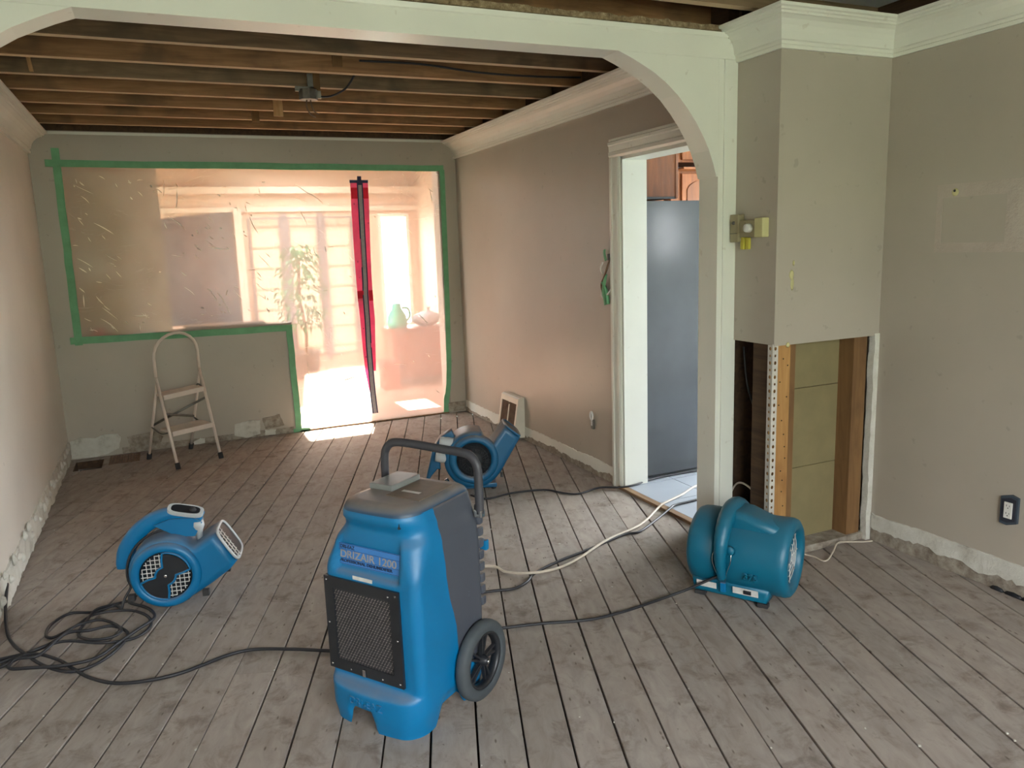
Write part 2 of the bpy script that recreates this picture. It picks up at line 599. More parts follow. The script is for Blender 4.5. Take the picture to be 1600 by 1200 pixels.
    def build(s, name, mat, parent=None, recalc=False):
        me = D.meshes.new(name)
        me.from_pydata(s.v, [], s.f)
        me.polygons.foreach_set('use_smooth', s.sm)
        if recalc:
            bm = bmesh.new(); bm.from_mesh(me)
            bmesh.ops.remove_doubles(bm, verts=bm.verts, dist=1e-5)
            bmesh.ops.recalc_face_normals(bm, faces=bm.faces)
            bm.to_mesh(me); bm.free()
        me.materials.append(mat)
        me.update()
        o = D.objects.new(name, me)
        COL.objects.link(o)
        if parent is not None:
            o.parent = parent
        return o


def part(name, mb, mat, parent, label=None, recalc=False):
    o = mb.build(name, mat, parent, recalc)
    if label:
        o['label'] = label
    return o


def tag(o, label, cat, group=None, kind=None):
    o['label'] = label
    o['category'] = cat
    if group:
        o['group'] = group
    if kind:
        o['kind'] = kind
    return o


def thing(name, label, cat, loc=(0, 0, 0), rz=0.0, group=None):
    o = D.objects.new(name, None)
    o.empty_display_size = 0.1
    o.location = loc
    o.rotation_euler = (0, 0, rz)
    COL.objects.link(o)
    return tag(o, label, cat, group)


def struct(name, mb, mat, parent=None, recalc=False):
    o = mb.build(name, mat, parent, recalc)
    if parent is None:
        o['kind'] = 'structure'
    return o


def sroot(name):
    o = D.objects.new(name, None)
    o.empty_display_size = 0.1
    COL.objects.link(o)
    o['kind'] = 'structure'
    return o


def spline(pts, n=6, closed=False):
    pts = [Vector(p) for p in pts]
    out = []
    m = len(pts)
    for i in range(m if closed else m - 1):
        if closed:
            p0, p1, p2, p3 = pts[(i - 1) % m], pts[i], pts[(i + 1) % m], pts[(i + 2) % m]
        else:
            p0, p1, p2, p3 = pts[max(i - 1, 0)], pts[i], pts[i + 1], pts[min(i + 2, m - 1)]
        for k in range(n):
            t = k / n
            out.append(0.5 * ((2 * p1) + (p2 - p0) * t + (2 * p0 - 5 * p1 + 4 * p2 - p3) * t * t + (3 * p1 - p0 - 3 * p2 + p3) * t ** 3))
    if not closed:
        out.append(pts[-1])
    return out


def text(name, body, size, mat, parent, loc, rot, extrude=0.0006, sx=1.0, bold=0.0, label=None):
    c = D.curves.new(name, 'FONT')
    c.body = body
    c.size = size
    c.extrude = extrude
    c.offset = bold
    c.materials.append(mat)
    o = D.objects.new(name, c)
    o.location = loc
    o.rotation_euler = rot
    o.scale = (sx, 1, 1)
    COL.objects.link(o)
    dg = bpy.context.evaluated_depsgraph_get()
    me = D.meshes.new_from_object(o.evaluated_get(dg))
    D.objects.remove(o)
    me.name = name
    o = D.objects.new(name, me)
    o.location = loc
    o.rotation_euler = rot
    o.scale = (sx, 1, 1)
    COL.objects.link(o)
    o.parent = parent
    if label:
        o['label'] = label
    return o


def ragged(n, a, b, lo, hi, rough=0.02, seed=0, freq=7.0):
    """points (t, h) along a..b with a broken edge between lo and hi"""
    out = []
    for i in range(n + 1):
        t = a + (b - a) * i / n
        h = 0.5 + 0.5 * noise.noise(Vector((t * freq, seed * 3.1, 0.3))) + 0.35 * noise.noise(Vector((t * freq * 4.3, seed * 1.7, 5.0)))
        out.append((t, lo + (hi - lo) * max(0, min(1.2, h)) + random.uniform(-rough, rough) * 0.3))
    return out


# ------------------------------------------------------------------ floor: real planks
PHI = R(19.4968)
NX, NY = math.cos(PHI), -math.sin(PHI)
DX, DY = math.sin(PHI), math.cos(PHI)
S0, SW = 0.2742, 0.1442
YF, XW, XR = 3.724, 3.238, 3.852
YB = -4.62


def clip(poly, a, b, c):
    """keep a*x+b*y<=c"""
    out = []
    n = len(poly)
    for i in range(n):
        p, q = poly[i], poly[(i + 1) % n]
        dp, dq = a * p[0] + b * p[1] - c, a * q[0] + b * q[1] - c
        if dp <= 0:
            out.append(p)
        if (dp < 0 < dq) or (dq < 0 < dp):
            t = dp / (dp - dq)
            out.append((p[0] + (q[0] - p[0]) * t, p[1] + (q[1] - p[1]) * t))
    return out


def area(poly):
    return abs(sum(poly[i][0] * poly[(i + 1) % len(poly)][1] - poly[(i + 1) % len(poly)][0] * poly[i][1] for i in range(len(poly)))) / 2 if len(poly) > 2 else 0


floor = struct('floor', MB().box(-0.12, XR + 0.1, YB - 0.1, YF + 0.1, -0.14, -0.07), DARKVOID)
HOLE = (0.045, 0.235, 3.345, 3.64)
HOLE2 = (0.275, 0.485, 3.42, 3.69)


def cut_rect(polys, h):
    out = []
    for p in polys:
        if area(clip(clip(clip(clip(p, 1, 0, h[1]), -1, 0, -h[0]), 0, 1, h[3]), 0, -1, -h[2])) < 1e-6:
            out.append(p)
            continue
        out.append(clip(p, 1, 0, h[0]))
        out.append(clip(p, -1, 0, -h[1]))
        mid = clip(clip(p, -1, 0, -h[0]), 1, 0, h[1])
        out.append(clip(mid, 0, 1, h[2]))
        out.append(clip(mid, 0, -1, -h[3]))
    return [p for p in out if area(p) > 2e-4]


BUTTS = {16: [1.30], 12: [1.19], 4: [0.19]}
for k in range(-13, 33):
    s0, s1 = S0 + k * SW, S0 + (k + 1) * SW
    g0, g1 = random.choice((0.0014, 0.0022, 0.003, 0.0038, 0.0046)), random.choice((0.0014, 0.0022, 0.003, 0.0038))
    ends = [-7.0] + sorted(BUTTS.get(k, [])) + [7.0]
    if k not in BUTTS and random.random() < 0.5:
        ends.insert(1, random.uniform(-3.6, 3.4))
    for e0, e1 in zip(ends, ends[1:]):
        q = [(NX * s + DX * d, NY * s + DY * d) for s, d in ((s0 + g0, e0 + 0.0008), (s1 - g1, e0 + 0.0008), (s1 - g1, e1 - 0.0008), (s0 + g0, e1 - 0.0008))]
        q = clip(clip(clip(clip(q, 1, 0, XR + 0.04), -1, 0, 0.03), 0, 1, YF + 0.05), 0, -1, -YB)
        if area(q) < 1e-3:
            continue
        zt = random.uniform(-0.0018, 0.0)
        for piece in cut_rect([q], HOLE):
            for pc in cut_rect([piece], HOLE2):
                m = MB()
                m.prism(pc, 2, zt - 0.022, zt - 0.0016)
                # eased top arris
                cx = sum(p[0] for p in pc) / len(pc); cy = sum(p[1] for p in pc) / len(pc)
                n = len(pc)
                low = [Vector((p[0], p[1], zt - 0.0016)) for p in pc]
                top = []
                for p in pc:
                    dvec = Vector((p[0] - cx, p[1] - cy))
                    ls = dvec.x * NX + dvec.y * NY
                    top.append(Vector((p[0] - NX * 0.0016 * (1 if ls > 0 else -1), p[1] - NY * 0.0016 * (1 if ls > 0 else -1), zt)))
                fs = [(i, (i + 1) % n, n + (i + 1) % n, n + i) for i in range(n)] + [tuple(range(n, 2 * n))]
                m.f.pop(); m.sm.pop()
                m.add(low + top, fs)
                m.build('plank', PLANK, floor, recalc=True)
# plaster dust and grit lying in the gaps
random.seed(21)
g = MB()
for i in range(260):
    k = random.randint(-6, 26)
    d = random.uniform(-3.0, 3.6)
    s = S0 + k * SW + random.uniform(-0.004, 0.004) if random.random() < 0.7 else S0 + k * SW + random.uniform(0, SW)
    x, y = NX * s + DX * d, NY * s + DY * d
    if not (0.05 < x < 3.1 and -2.4 < y < 3.6):
        continue
    r = random.uniform(0.0012, 0.0035)
    m = Matrix.Translation((x, y, 0.001)) @ Matrix.Rotation(random.uniform(0, 6), 4, 'Z')
    g.box(-r, r, -r * random.uniform(0.6, 1.5), r, 0, r, m)
gr = part('plaster_crumbs', g, PLASTER_W, floor)
gr['kind'] = 'stuff'

# ------------------------------------------------------------------ walls
HT = 2.43
# far wall with the taped-off opening (stepped)
OX0, OX1, OZ1, SX, SZ = 0.195, 3.066, 2.178, 1.722, 0.932
TW = 0.15
m = MB()
m.box(-0.12, OX0, YF, YF + TW, 0, HT)
m.box(OX1, XW + 0.16, YF, YF + TW, 0, HT)
m.box(OX0, OX1, YF, YF + TW, OZ1, HT)
m.box(OX0, SX, YF, YF + TW, 0, SZ)
wall_far = struct('wall_far', m, WALL)
part('sill', MB().box(OX0 + 0.7, SX - 0.2, YF + 0.02, YF + TW + 0.03, SZ, SZ + 0.018, bev=0.004), THRESH, wall_far, 'bare brown wooden sill strip')
part('floor_strip', MB().box(SX, OX1, YF - 0.012, YF + 0.05, 0.0, 0.012), THRESH, wall_far, 'dark worn wooden strip under the opening')

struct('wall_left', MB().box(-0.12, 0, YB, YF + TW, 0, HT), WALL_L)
# right wall of the back room with the kitchen doorway
DY0, DY1, DZ = 0.262, 1.02, 1.978
m = MB()
m.box(XW, XW + 0.16, DY1, YF, 0, HT)
m.box(XW, XW + 0.16, DY0, DY1, DZ, HT)
m.box(XW, XW + 0.16, 0.10, DY0, 0, HT)
wall_mid = struct('wall_right', m, WALL)
struct('wall_right_front', MB().box(XR, XR + 0.12, YB, 0.10, 0, HT), WALL)
# rear wall (behind the camera) with its window
m = MB()
m.box(-0.12, 0.15, YB - 0.12, YB, 0, HT)
m.box(2.95, XR + 0.12, YB - 0.12, YB, 0, HT)
m.box(0.15, 2.95, YB - 0.12, YB, 2.35, HT)
m.box(0.15, 2.95, YB - 0.12, YB, 0, 0.9)
wall_rear = struct('wall_rear', m, WALL)
m = MB()
for x in (0.15, 1.07, 1.98, 2.89):
    m.box(x, x + 0.06, YB - 0.11, YB - 0.03, 0.9, 2.35)
m.box(0.15, 2.95, YB - 0.11, YB - 0.03, 0.9, 0.96)
m.box(0.15, 2.95, YB - 0.11, YB - 0.03, 2.29, 2.35)
struct('window_1', m, WHITE)

# joists and the boards above them
ceil = struct('ceiling', MB().box(-0.2, XR + 0.2, YB - 0.1, YF + 0.2, 2.66, 2.70), BOARD_D)
random.seed(4)
for k in range(-14, 7):
    y = 1.04 + 0.405 * k + random.uniform(-0.006, 0.006)
    if k == 5:
        y += 0.0
    x1 = XW + 0.1 if y > 0.1 else XR + 0.1
    part('joist', MB().box(-0.1, x1, y, y + 0.046, 2.44, 2.63), JOIST_G if k in (0, 2, -3) else JOIST, ceil)
for k in range(14):
    y0 = YB + 0.6 * k
    part('ceiling_board', MB().box(-0.15, XR + 0.15, y0 + 0.004, min(y0 + 0.596, YF + 0.1), 2.632, 2.655), BOARD_D, ceil)


def block(x, k, z0, z1, w=0.05, th=0.02, mat=LATHE, lean=0.0):
    y = 1.04 + 0.405 * k - th
    part('hanger_block', MB().prism([(x - w / 2 + lean, z0), (x + w / 2 + lean, z0), (x + w / 2, z1), (x - w / 2, z1)], 1, y, y + th), mat, ceil, 'short wood hanger nailed to a joist')


block(1.745, 1, 2.468, 2.60, 0.05, mat=STUD_D)
block(1.60, 4, 2.40, 2.56, 0.06, mat=LATHE)
block(0.275, 2, 2.445, 2.56, 0.018, mat=LATHE, lean=0.012)
block(1.70, 2, 2.40, 2.52, 0.05, mat=STUD_D)
block(1.50, 5, 2.42, 2.56, 0.05, mat=STUD_D)

for a_ in ((-0.12, XR + 0.12, YF - 0.002, YF + 0.02), (-0.12, XR + 0.12, YB - 0.1, YB), (-0.12, -0.002, YB, YF), (XW + 0.002, XW + 0.06, 0.1, YF), (XR + 0.002, XR + 0.06, YB, 0.1), (XW + 0.06, XR + 0.06, 0.08, 0.1)):
    part('rim_board', MB().box(*a_, 2.425, 2.66), BOARD_D, ceil)

# junction box hanging from the joists
jb = thing('junction_box', 'grey metal octagon ceiling box hanging between the bare joists with loose wires', 'junction box', (1.64, 1.76, 2.37))
part('box', MB().lathe([(0.001, -0.02), (0.052, -0.02), (0.052, 0.035), (0.045, 0.035), (0.001, 0.035)], 8, smooth=False), GALV, jb)
part('bracket', MB().box(-0.07, 0.03, -0.012, 0.012, 0.025, 0.05).box(0.0, 0.03, -0.012, 0.012, 0.04, 0.12).box(0.045, 0.07, -0.012, 0.012, -0.01, 0.03), GALV, jb)
m = MB()
m.tube(spline([(-0.01, 0, -0.02), (-0.015, -0.01, -0.06), (0.0, -0.02, -0.10), (0.03, -0.01, -0.115)], 5), 0.004, 6)
m.tube(spline([(0.01, 0, -0.02), (0.015, 0.0, -0.05), (0.03, 0.01, -0.08), (0.05, 0.0, -0.095)], 5), 0.004, 6)
part('loose_wire', m, RUST, jb, 'bare copper wires hanging down')
part('feed_cable', MB().tube(spline([(0.05, 0, 0.0), (0.12, -0.03, 0.0), (0.19, -0.10, 0.03), (0.23, -0.17, 0.09)], 6), 0.006, 8), CORDM, jb, 'black cable looping up to a joist')
cb = MB().tube(spline([(1.86, 1.42, 2.5), (2.2, 1.41, 2.50), (2.55, 1.41, 2.475), (2.9, 1.40, 2.47), (3.2, 1.40, 2.48)], 6), 0.006, 8).build('ceiling_cable', CORDM)
tag(cb, 'thin dark cable stapled along the side of a ceiling joist', 'cable')

# crown mouldings
CROWN = [(0, 2.262), (0.014, 2.262), (0.016, 2.276), (0.011, 2.280), (0.013, 2.292), (0.020, 2.296), (0.021, 2.306), (0.026, 2.328), (0.036, 2.348), (0.052, 2.366), (0.070, 2.377), (0.078, 2.378), (0.080, 2.386), (0.090, 2.389), (0.092, 2.396), (0.106, 2.399), (0.108, 2.410), (0, 2.410)]


def crown(name, path, closed_ends=True, widen=1.0):
    """profile mitred along a polyline of (x, y, nx, ny) with the wall offset direction"""
    m = MB()
    n = len(CROWN)
    vs = []
    for (x, y, nx, ny) in path:
        for d, z in CROWN:
            vs.append((x + nx * d * widen, y + ny * d * widen, z))
    fs = []
    for i in range(len(path) - 1):
        for k in range(n):
            l = (k + 1) % n
            fs.append((i * n + k, i * n + l, (i + 1) * n + l, (i + 1) * n + k))
    fs.append(tuple(range(n))); fs.append(tuple(range((len(path) - 1) * n, len(path) * n)))
    m.add(vs, fs)
    return struct(name, m, WHITE, recalc=True)


crown('trim_1', [(XW, YF, -1, 0), (XW, 0.134, -1, 0)], widen=1.2)
crown('trim_2', [(0, YF, 1, 0), (0, 0.134, 1, 0)], widen=1.3)
c3 = crown('trim_3', [(3.21, 0.0, -1, 0), (3.21, -0.27, -1, -1), (XR, -0.27, -1, -1), (XR, YB, -1, 0)])
# thin caulked edge at the top of the far wall
struct('trim_4', MB().box(0.0, XW, YF - 0.010, YF + 0.02, 2.400, 2.418), WHITE)
# broken plaster edge left behind the removed ceiling
random.seed(9)


def broken_edge(name, p0, p1, nrm, z0, z1, th, parent, seed):
    m = MB()
    L = (Vector(p1) - Vector(p0)).length
    d = (Vector(p1) - Vector(p0)).normalized()
    nv = Vector(nrm)
    top = ragged(int(L / 0.022), 0, L, z0 + (z1 - z0) * 0.45, z1, 0.006, seed, 11)
    vs = []
    for t, h in top:
        b = Vector(p0) + d * t
        o = th * (0.8 + 0.3 * noise.noise(Vector((t * 20, seed, 2))))
        vs += [(b.x + nv.x * o, b.y + nv.y * o, z0), (b.x + nv.x * o * 0.9, b.y + nv.y * o * 0.9, h), (b.x, b.y, h), (b.x, b.y, z0)]
    fs = []
    for i in range(len(top) - 1):
        for k in range(4):
            l = (k + 1) % 4
            fs.append((i * 4 + k, i * 4 + l, (i + 1) * 4 + l, (i + 1) * 4 + k))
    m.add(vs, fs)
    return part(name, m, PLASTER_B, parent, 'ragged broken plaster edge', recalc=True)


# ------------------------------------------------------------------ archway between the rooms
AT = 0.133
arc = [(2.599, 2.273), (2.650, 2.254), (2.696, 2.234), (2.762, 2.203), (2.825, 2.164), (2.888, 2.115), (2.942, 2.059), (2.990, 2.001), (3.030, 1.940), (3.060, 1.885), (3.084, 1.826), (3.100, 1.772)]
arch = struct('wall_arch', MB().box(0.0, 3.212, 0.0, AT, 2.276, 2.362), WHITE)
part('header_cap', MB().prism([(0.0, 2.362), (-0.006, 2.366), (-0.010, 2.384), (0.05, 2.398), (AT, 2.398), (AT, 2.362)], 0, 0.0, 3.155), WHITE, arch)
part('arch_bracket', MB().prism([(2.592, 2.2755)] + arc + [(3.132, 1.772), (3.132, 2.2755)], 1, 0.001, AT - 0.001), WHITE, arch)
xc = (0.09 + 3.108)
part('arch_bracket', MB().prism([(xc - x, z) for x, z in ([(2.592, 2.2755)] + arc + [(3.132, 1.772), (3.132, 2.2755)])], 1, 0.001, AT - 0.001), WHITE, arch)
part('post', MB().box(3.109, 3.205, 0.0, AT, 0, 2.2745), WHITE, arch)
part('post', MB().box(0.0, 0.09, 0.0, AT, 0, 2.2745), WHITE, arch)
part('post_casing', MB().box(3.136, 3.2, -0.009, 0.0, 0, 2.2735, bev=0.003), WHITE, arch)
part('corner_strip', MB().box(3.2, 3.217, -0.004, AT - 0.01, 0, 2.27), WHITE, arch)
broken_edge('broken_plaster', (0.0, 0.03, 0), (3.15, 0.03, 0), (0, -1, 0), 2.392, 2.425, 0.03, arch, 3)

# ------------------------------------------------------------------ boxed-out corner with the cut-open bottom
XC, YC, ZC = 3.21, -0.27, 1.02
m = MB()
m.box(XC, XR, YC, YC + 0.018, ZC, HT)
m.box(XC, XC + 0.018, YC + 0.018, 0.0, ZC + 0.004, HT)
chase = struct('wall_recess', m, WALL)
cav = MB()
cav.box(XC + 0.01, XR, 0.08, 0.10, 0, HT)
cav.box(XC + 0.018, XR, YC + 0.02, 0.08, ZC + 0.35, ZC + 0.36)
part('cavity_back', cav, BOARD_D, chase)
part('stud', MB().box(3.234, 3.312, YC + 0.006, YC + 0.05, 0.0, ZC + 0.2), STUD, chase, 'orange pine corner stud full of nail holes')
part('stud', MB().box(3.314, 3.366, YC + 0.03, YC + 0.12, 0.0, ZC + 0.2), STUD_D, chase, 'darker brown stud set back')
part('stud', MB().box(3.728, 3.812, YC + 0.03, YC + 0.12, 0.0, ZC + 0.2), STUD_D, chase, 'brown stud beside the raw plaster edge')
part('stud', MB().box(3.236, 3.27, YC + 0.052, YC + 0.16, 0.0, ZC + 0.2), BOARD_D, chase)
for z0, z1 in ((0.03, 0.3935), (0.3955, 0.7835), (0.7855, 1.2)):
    part('back_panel', MB().box(3.366, 3.80, YC + 0.118, YC + 0.13, z0, z1, bev=0.003), HARDB, chase)
part('sole_plate', MB().box(3.37, 3.84, YC + 0.015, YC + 0.12, 0.0, 0.034, bev=0.004), PLASTER_G, chase)
# perforated corner bead
bd = MB()
ZB = 1.03
def holed_strip(mb, face, u0, u1, fixed, z0, z1):
    step = 0.032
    n = int((z1 - z0) / step)
    for i in range(n):
        a = z0 + i * step; b = a + step
        cz = (a + b) / 2; cu = (u0 + u1) / 2
        r = 0.0085 if i % 2 else 0.006
        K = 10
        inner = [(cu + r * 0.8 * math.cos(2 * PI * k / K), cz + r * math.sin(2 * PI * k / K)) for k in range(K)]
        outer = []
        for k in range(K):
            ca, sa = math.cos(2 * PI * k / K), math.sin(2 * PI * k / K)
            t = min((u1 - u0) / 2 / abs(ca) if abs(ca) > 1e-6 else 9, step / 2 / abs(sa) if abs(sa) > 1e-6 else 9)
            outer.append((cu + ca * t, cz + sa * t))
        P = (lambda u, z: (u, fixed, z)) if face == 'y' else (lambda u, z: (fixed, u, z))
        vs = [P(*p) for p in inner] + [P(*p) for p in outer]
        mb.add(vs, [(k, (k + 1) % K, K + (k + 1) % K, K + k) for k in range(K)])
        # corners
        for (ux, zz) in ((u0, a), (u1, a), (u1, b), (u0, b)):
            best = sorted(range(K), key=lambda k: (outer[k][0] - ux) ** 2 + (outer[k][1] - zz) ** 2)[:2]
            mb.add([P(*outer[best[0]]), P(*outer[best[1]]), P(ux, zz)], [(0, 1, 2)])
holed_strip(bd, 'y', 3.207, 3.238, YC + 0.003, 0.0, ZB)
holed_strip(bd, 'x', YC + 0.003, YC + 0.034, 3.207, 0.0, ZB)
bd.tube([(3.207, YC + 0.003, 0.0), (3.207, YC + 0.003, ZB)], 0.003, 6)
part('corner_bead', bd, BEADM, chase, 'perforated white metal corner bead')
# nail heads in the orange stud
m = MB()
random.seed(12)
for i in range(16):
    z = 0.1 + i * 0.058 + random.uniform(-0.015, 0.015)
    m.lathe([(0.001, 0.0), (0.0032, 0.0), (0.0032, 0.002), (0.001, 0.002)], 6, Matrix.Translation((random.uniform(3.25, 3.30), YC + 0.006, z)) @ Matrix.Rotation(PI / 2, 4, 'X'))
part('nail_heads', m, DARKVOID, chase)['kind'] = 'stuff'
# raw plaster edge on the right of the recess
m = MB()
pts = ragged(46, 0.0, 1.03, 3.815, 3.832, 0.006, 5, 9)
vs = []
for t, x in pts:
    vs += [(x, YC - 0.004, t), (XR, YC - 0.006, t), (XR, YC + 0.03, t), (x, YC + 0.03, t)]
fs = []
for i in range(len(pts) - 1):
    for k in range(4):
        l = (k + 1) % 4
        fs.append((i * 4 + k, i * 4 + l, (i + 1) * 4 + l, (i + 1) * 4 + k))
m.add(vs, fs)
part('raw_plaster_edge', m, PLASTER_W, chase, 'crumbling white plaster edge', recalc=True)
broken_edge('broken_plaster', (3.21, 0.0, 0), (3.21, -0.27, 0), (-1, 0, 0), 2.405, 2.425, 0.09, chase, 5)
broken_edge('broken_plaster', (3.12, -0.27, 0), (XR, -0.27, 0), (0, -1, 0), 2.405, 2.425, 0.10, chase, 6)
# dings, glue blobs and plaster crumbs on the boxed-out corner
m = MB()
for (x, z, rx, rz) in ((3.30, 1.33, 0.014, 0.022), (3.305, 1.29, 0.010, 0.03), (3.29, 1.02, 0.012, 0.012), (3.31, 1.38, 0.007, 0.012)):
    m.lathe([(0.0, 0.003), (0.7, 0.0025), (1.0, 0.0)], 9, Matrix.Translation((x, YC, z)) @ Matrix.Rotation(PI / 2, 4, 'X') @ Matrix.Diagonal((rx, rz, 1, 1)))
part('glue_blob', m, CREAM, chase, 'yellowed glue blobs')

# cables hanging in the cavity
w = MB()
w.tube(spline([(3.30, 0.03, 0.98), (3.30, 0.0, 0.8), (3.31, -0.06, 0.66), (3.30, -0.13, 0.56), (3.30, -0.14, 0.45), (3.3, -0.10, 0.36), (3.31, -0.10, 0.2)], 6), 0.005, 8)
tag(w.build('cavity_cable', CORDM), 'black cable hanging inside the cut-open wall corner', 'cable')
w = MB()
w.tube(spline([(3.27, 0.03, 0.02), (3.25, 0.03, 0.14), (3.25, 0.055, 0.22), (3.26, 0.02, 0.30), (3.26, -0.05, 0.315), (3.27, -0.12, 0.27), (3.28, -0.16, 0.15), (3.28, -0.15, 0.02)], 6), 0.005, 8)
w.tube(spline([(3.255, 0.05, 0.02), (3.25, 0.05, 0.15), (3.25, 0.01, 0.205), (3.255, -0.05, 0.19), (3.27, -0.10, 0.15), (3.27, -0.11, 0.02)], 6), 0.0045, 8)
w.tube(spline([(3.26, -0.03, 0.015), (3.255, -0.03, 0.12), (3.26, -0.055, 0.13), (3.265, -0.075, 0.02)], 6), 0.004, 8)
tag(w.build('coiled_cable', CORDW), 'loops of old white cable coiled at the bottom of the open cavity', 'cable')
w = MB()
w.tube(spline([(3.40, -0.22, 0.006), (3.44, -0.31, 0.006), (3.45, -0.38, 0.006), (3.533, -0.345, 0.022), (3.62, -0.29, 0.03), (3.69, -0.285, 0.02), (3.78, -0.30, 0.008), (3.83, -0.31, 0.006)], 6), 0.004, 8)
tag(w.build('stray_wire', CORDW), 'thin white wire curling on the floor in front of the open recess', 'cable')

# thermostat and switch on the boxed-out corner
th = thing('thermostat', 'beige wall thermostat with round white dial on the grey corner box', 'thermostat', (3.21, -0.115, 1.535))
part('body', MB().box(-0.03, 0, -0.055, 0.062, -0.036, 0.04, bev=0.004), BEIGE_TH, th)
part('side_cover', MB().box(-0.038, 0, -0.107, -0.056, -0.038, 0.046, bev=0.004), CREAM, th, 'cream side cover')
part('dial', MB().lathe([(0.001, 0.026), (0.017, 0.026), (0.019, 0.02), (0.02, 0.0)], 20, Matrix.Translation((-0.028, -0.018, 0.004)) @ Matrix.Rotation(-PI / 2, 4, 'Y')), WHITEP, th, 'round white dial')
part('faceplate', MB().box(-0.033, -0.028, 0.01, 0.055, -0.018, 0.03, bev=0.002), BEIGE_TH, th)
t2 = thing('timer_switch', 'brown-beige rectangular control with a small round button on the post edge', 'switch', (3.195, -0.02, 1.54))
part('body', MB().box(-0.026, 0.012, -0.048, 0.006, -0.062, 0.062, bev=0.004), BEIGE_TH, t2)
part('button', MB().lathe([(0.001, 0.006), (0.007, 0.006), (0.008, 0.0)], 12, Matrix.Translation((-0.026, -0.02, 0.024)) @ Matrix.Rotation(-PI / 2, 4, 'Y')), GALV, t2)
part('cover_line', MB().box(-0.028, -0.025, -0.044, 0.002, -0.024, -0.0215), BLACK, t2)
wn = thing('wall_anchors', 'pair of short yellow plastic clips poking out under the thermostat', 'clips', (3.21, -0.075, 1.47))
part('clip', MB().box(-0.022, 0, -0.008, 0.012, -0.025, 0.03, bev=0.003), YELLOW, wn)
part('clip', MB().box(-0.014, 0, -0.034, -0.016, -0.025, 0.028, bev=0.003), YELLOW, wn)

# ------------------------------------------------------------------ skirting scars: ragged plaster strips at the wall feet
random.seed(15)


def strip(name, axis, fixed, nrm, a, b, zlo, zhi, thick, mat, seed, jag=0.5, freq=5.0, base=0.0, parent=None, n=None):
    """slab on a wall with a ragged top (zhi) and ragged bottom (zlo)"""
    n = n or int(abs(b - a) / 0.02)
    m = MB()
    vs = []
    for i in range(n + 1):
        t = a + (b - a) * i / n
        ht = zhi + 0.012 * noise.noise(Vector((t * freq, seed, 1))) + 0.008 * noise.noise(Vector((t * 31, seed, 4)))
        lb = zlo + jag * (0.045 * noise.noise(Vector((t * freq * 1.6, seed, 8))) + 0.018 * noise.noise(Vector((t * 37, seed, 3))))
        lb = max(base, lb)
        th0 = thick * (0.8 + 0.5 * noise.noise(Vector((t * 14, seed, 6))))
        for z, o in ((lb, th0), (ht, th0 * 0.7), (ht + 0.002, 0), (lb, 0)):
            vs.append((fixed + nrm * o, t, z) if axis == 0 else (t, fixed + nrm * o, z))
    fs = []
    for i in range(n):
        for k in range(4):
            l = (k + 1) % 4
            fs.append((i * 4 + k, i * 4 + l, (i + 1) * 4 + l, (i + 1) * 4 + k))
    m.add(vs, fs)
    o = m.build(name, mat, parent, recalc=True)
    if parent is None:
        o['kind'] = 'structure'
    return o


bl = strip('baseboard_left', 0, 0.0, 1, 0.0, YF - 0.02, 0.012, 0.145, 0.016, PLASTER_W, 1, jag=0.5, freq=4)
strip('rough_base', 0, 0.0, 1, 0.6, YF - 0.02, 0.0, 0.05, 0.008, PLASTER_G, 2, jag=0.2, parent=bl)
# bumps of old glue along the left strip
m = MB()
for i in range(26):
    y = 0.7 + i * 0.115 + random.uniform(-0.03, 0.03)
    z = random.uniform(0.07, 0.15)
    m.lathe([(0.0, 1.0), (0.6, 0.75), (0.95, 0.25), (1.0, 0.0)], 8, Matrix.Translation((0.010, y, z)) @ Matrix.Rotation(PI / 2, 4, 'Y') @ Matrix.Diagonal((random.uniform(0.015, 0.035), random.uniform(0.015, 0.04), 0.018, 1)))
part('glue_lumps', m, PLASTER_W, bl)['kind'] = 'stuff'
br = strip('baseboard_right', 0, XW, -1, DY1 + 0.115, 2.43, 0.045, 0.108, 0.010, WHITE, 3, jag=0.9, freq=4)
strip('baseboard', 0, XW, -1, 2.78, YF, 0.03, 0.104, 0.010, WHITE, 4, jag=0.7, freq=4, parent=br)
strip('rough_base', 0, XW, -1, DY1 + 0.115, YF, 0.0, 0.07, 0.004, PLASTER_G, 6, jag=0.1, parent=br)
bf = strip('baseboard_front', 0, XR, -1, -2.6, YC - 0.012, 0.062, 0.138, 0.009, PLASTER_W, 7, jag=1.0, freq=4)
strip('rough_base', 0, XR, -1, -2.6, YC - 0.012, 0.0, 0.09, 0.005, PLASTER_G, 8, jag=0.1, parent=bf)
m = MB()
for (y, w_) in ((-0.93, 0.03), (-1.0, 0.04), (-1.06, 0.03)):
    m.lathe([(1.0, 0.0), (0.9, 0.006), (0.0, 0.007)], 8, Matrix.Translation((XR - 0.006, y, 0.004)) @ Matrix.Rotation(-PI / 2, 4, 'Y') @ Matrix.Diagonal((0.014, w_, 1, 1)))
part('mouse_hole', m, BLACK, bf, 'dark gaps broken out at floor level')
# far wall foot: patches
bb = struct('baseboard_far', MB().box(0.36, SX - 0.05, YF - 0.004, YF, 0.0, 0.05).box(3.06, XW - 0.012, YF - 0.014, YF, 0.012, 0.095), PLASTER_G)


def patch(name, poly, th, mat, parent, y=YF, label=None):
    m = MB()
    # densify and roughen the outline
    pts = []
    n = len(poly)
    for i in range(n):
        p, q = poly[i], poly[(i + 1) % n]
        for k in range(4):
            t = k / 4
            pts.append((p[0] + (q[0] - p[0]) * t + random.uniform(-0.003, 0.003), max(0.001, p[1] + (q[1] - p[1]) * t + random.uniform(-0.003, 0.003))))
    m.prism(pts, 1, y - th, y + 0.001)
    return part(name, m, mat, parent, label)


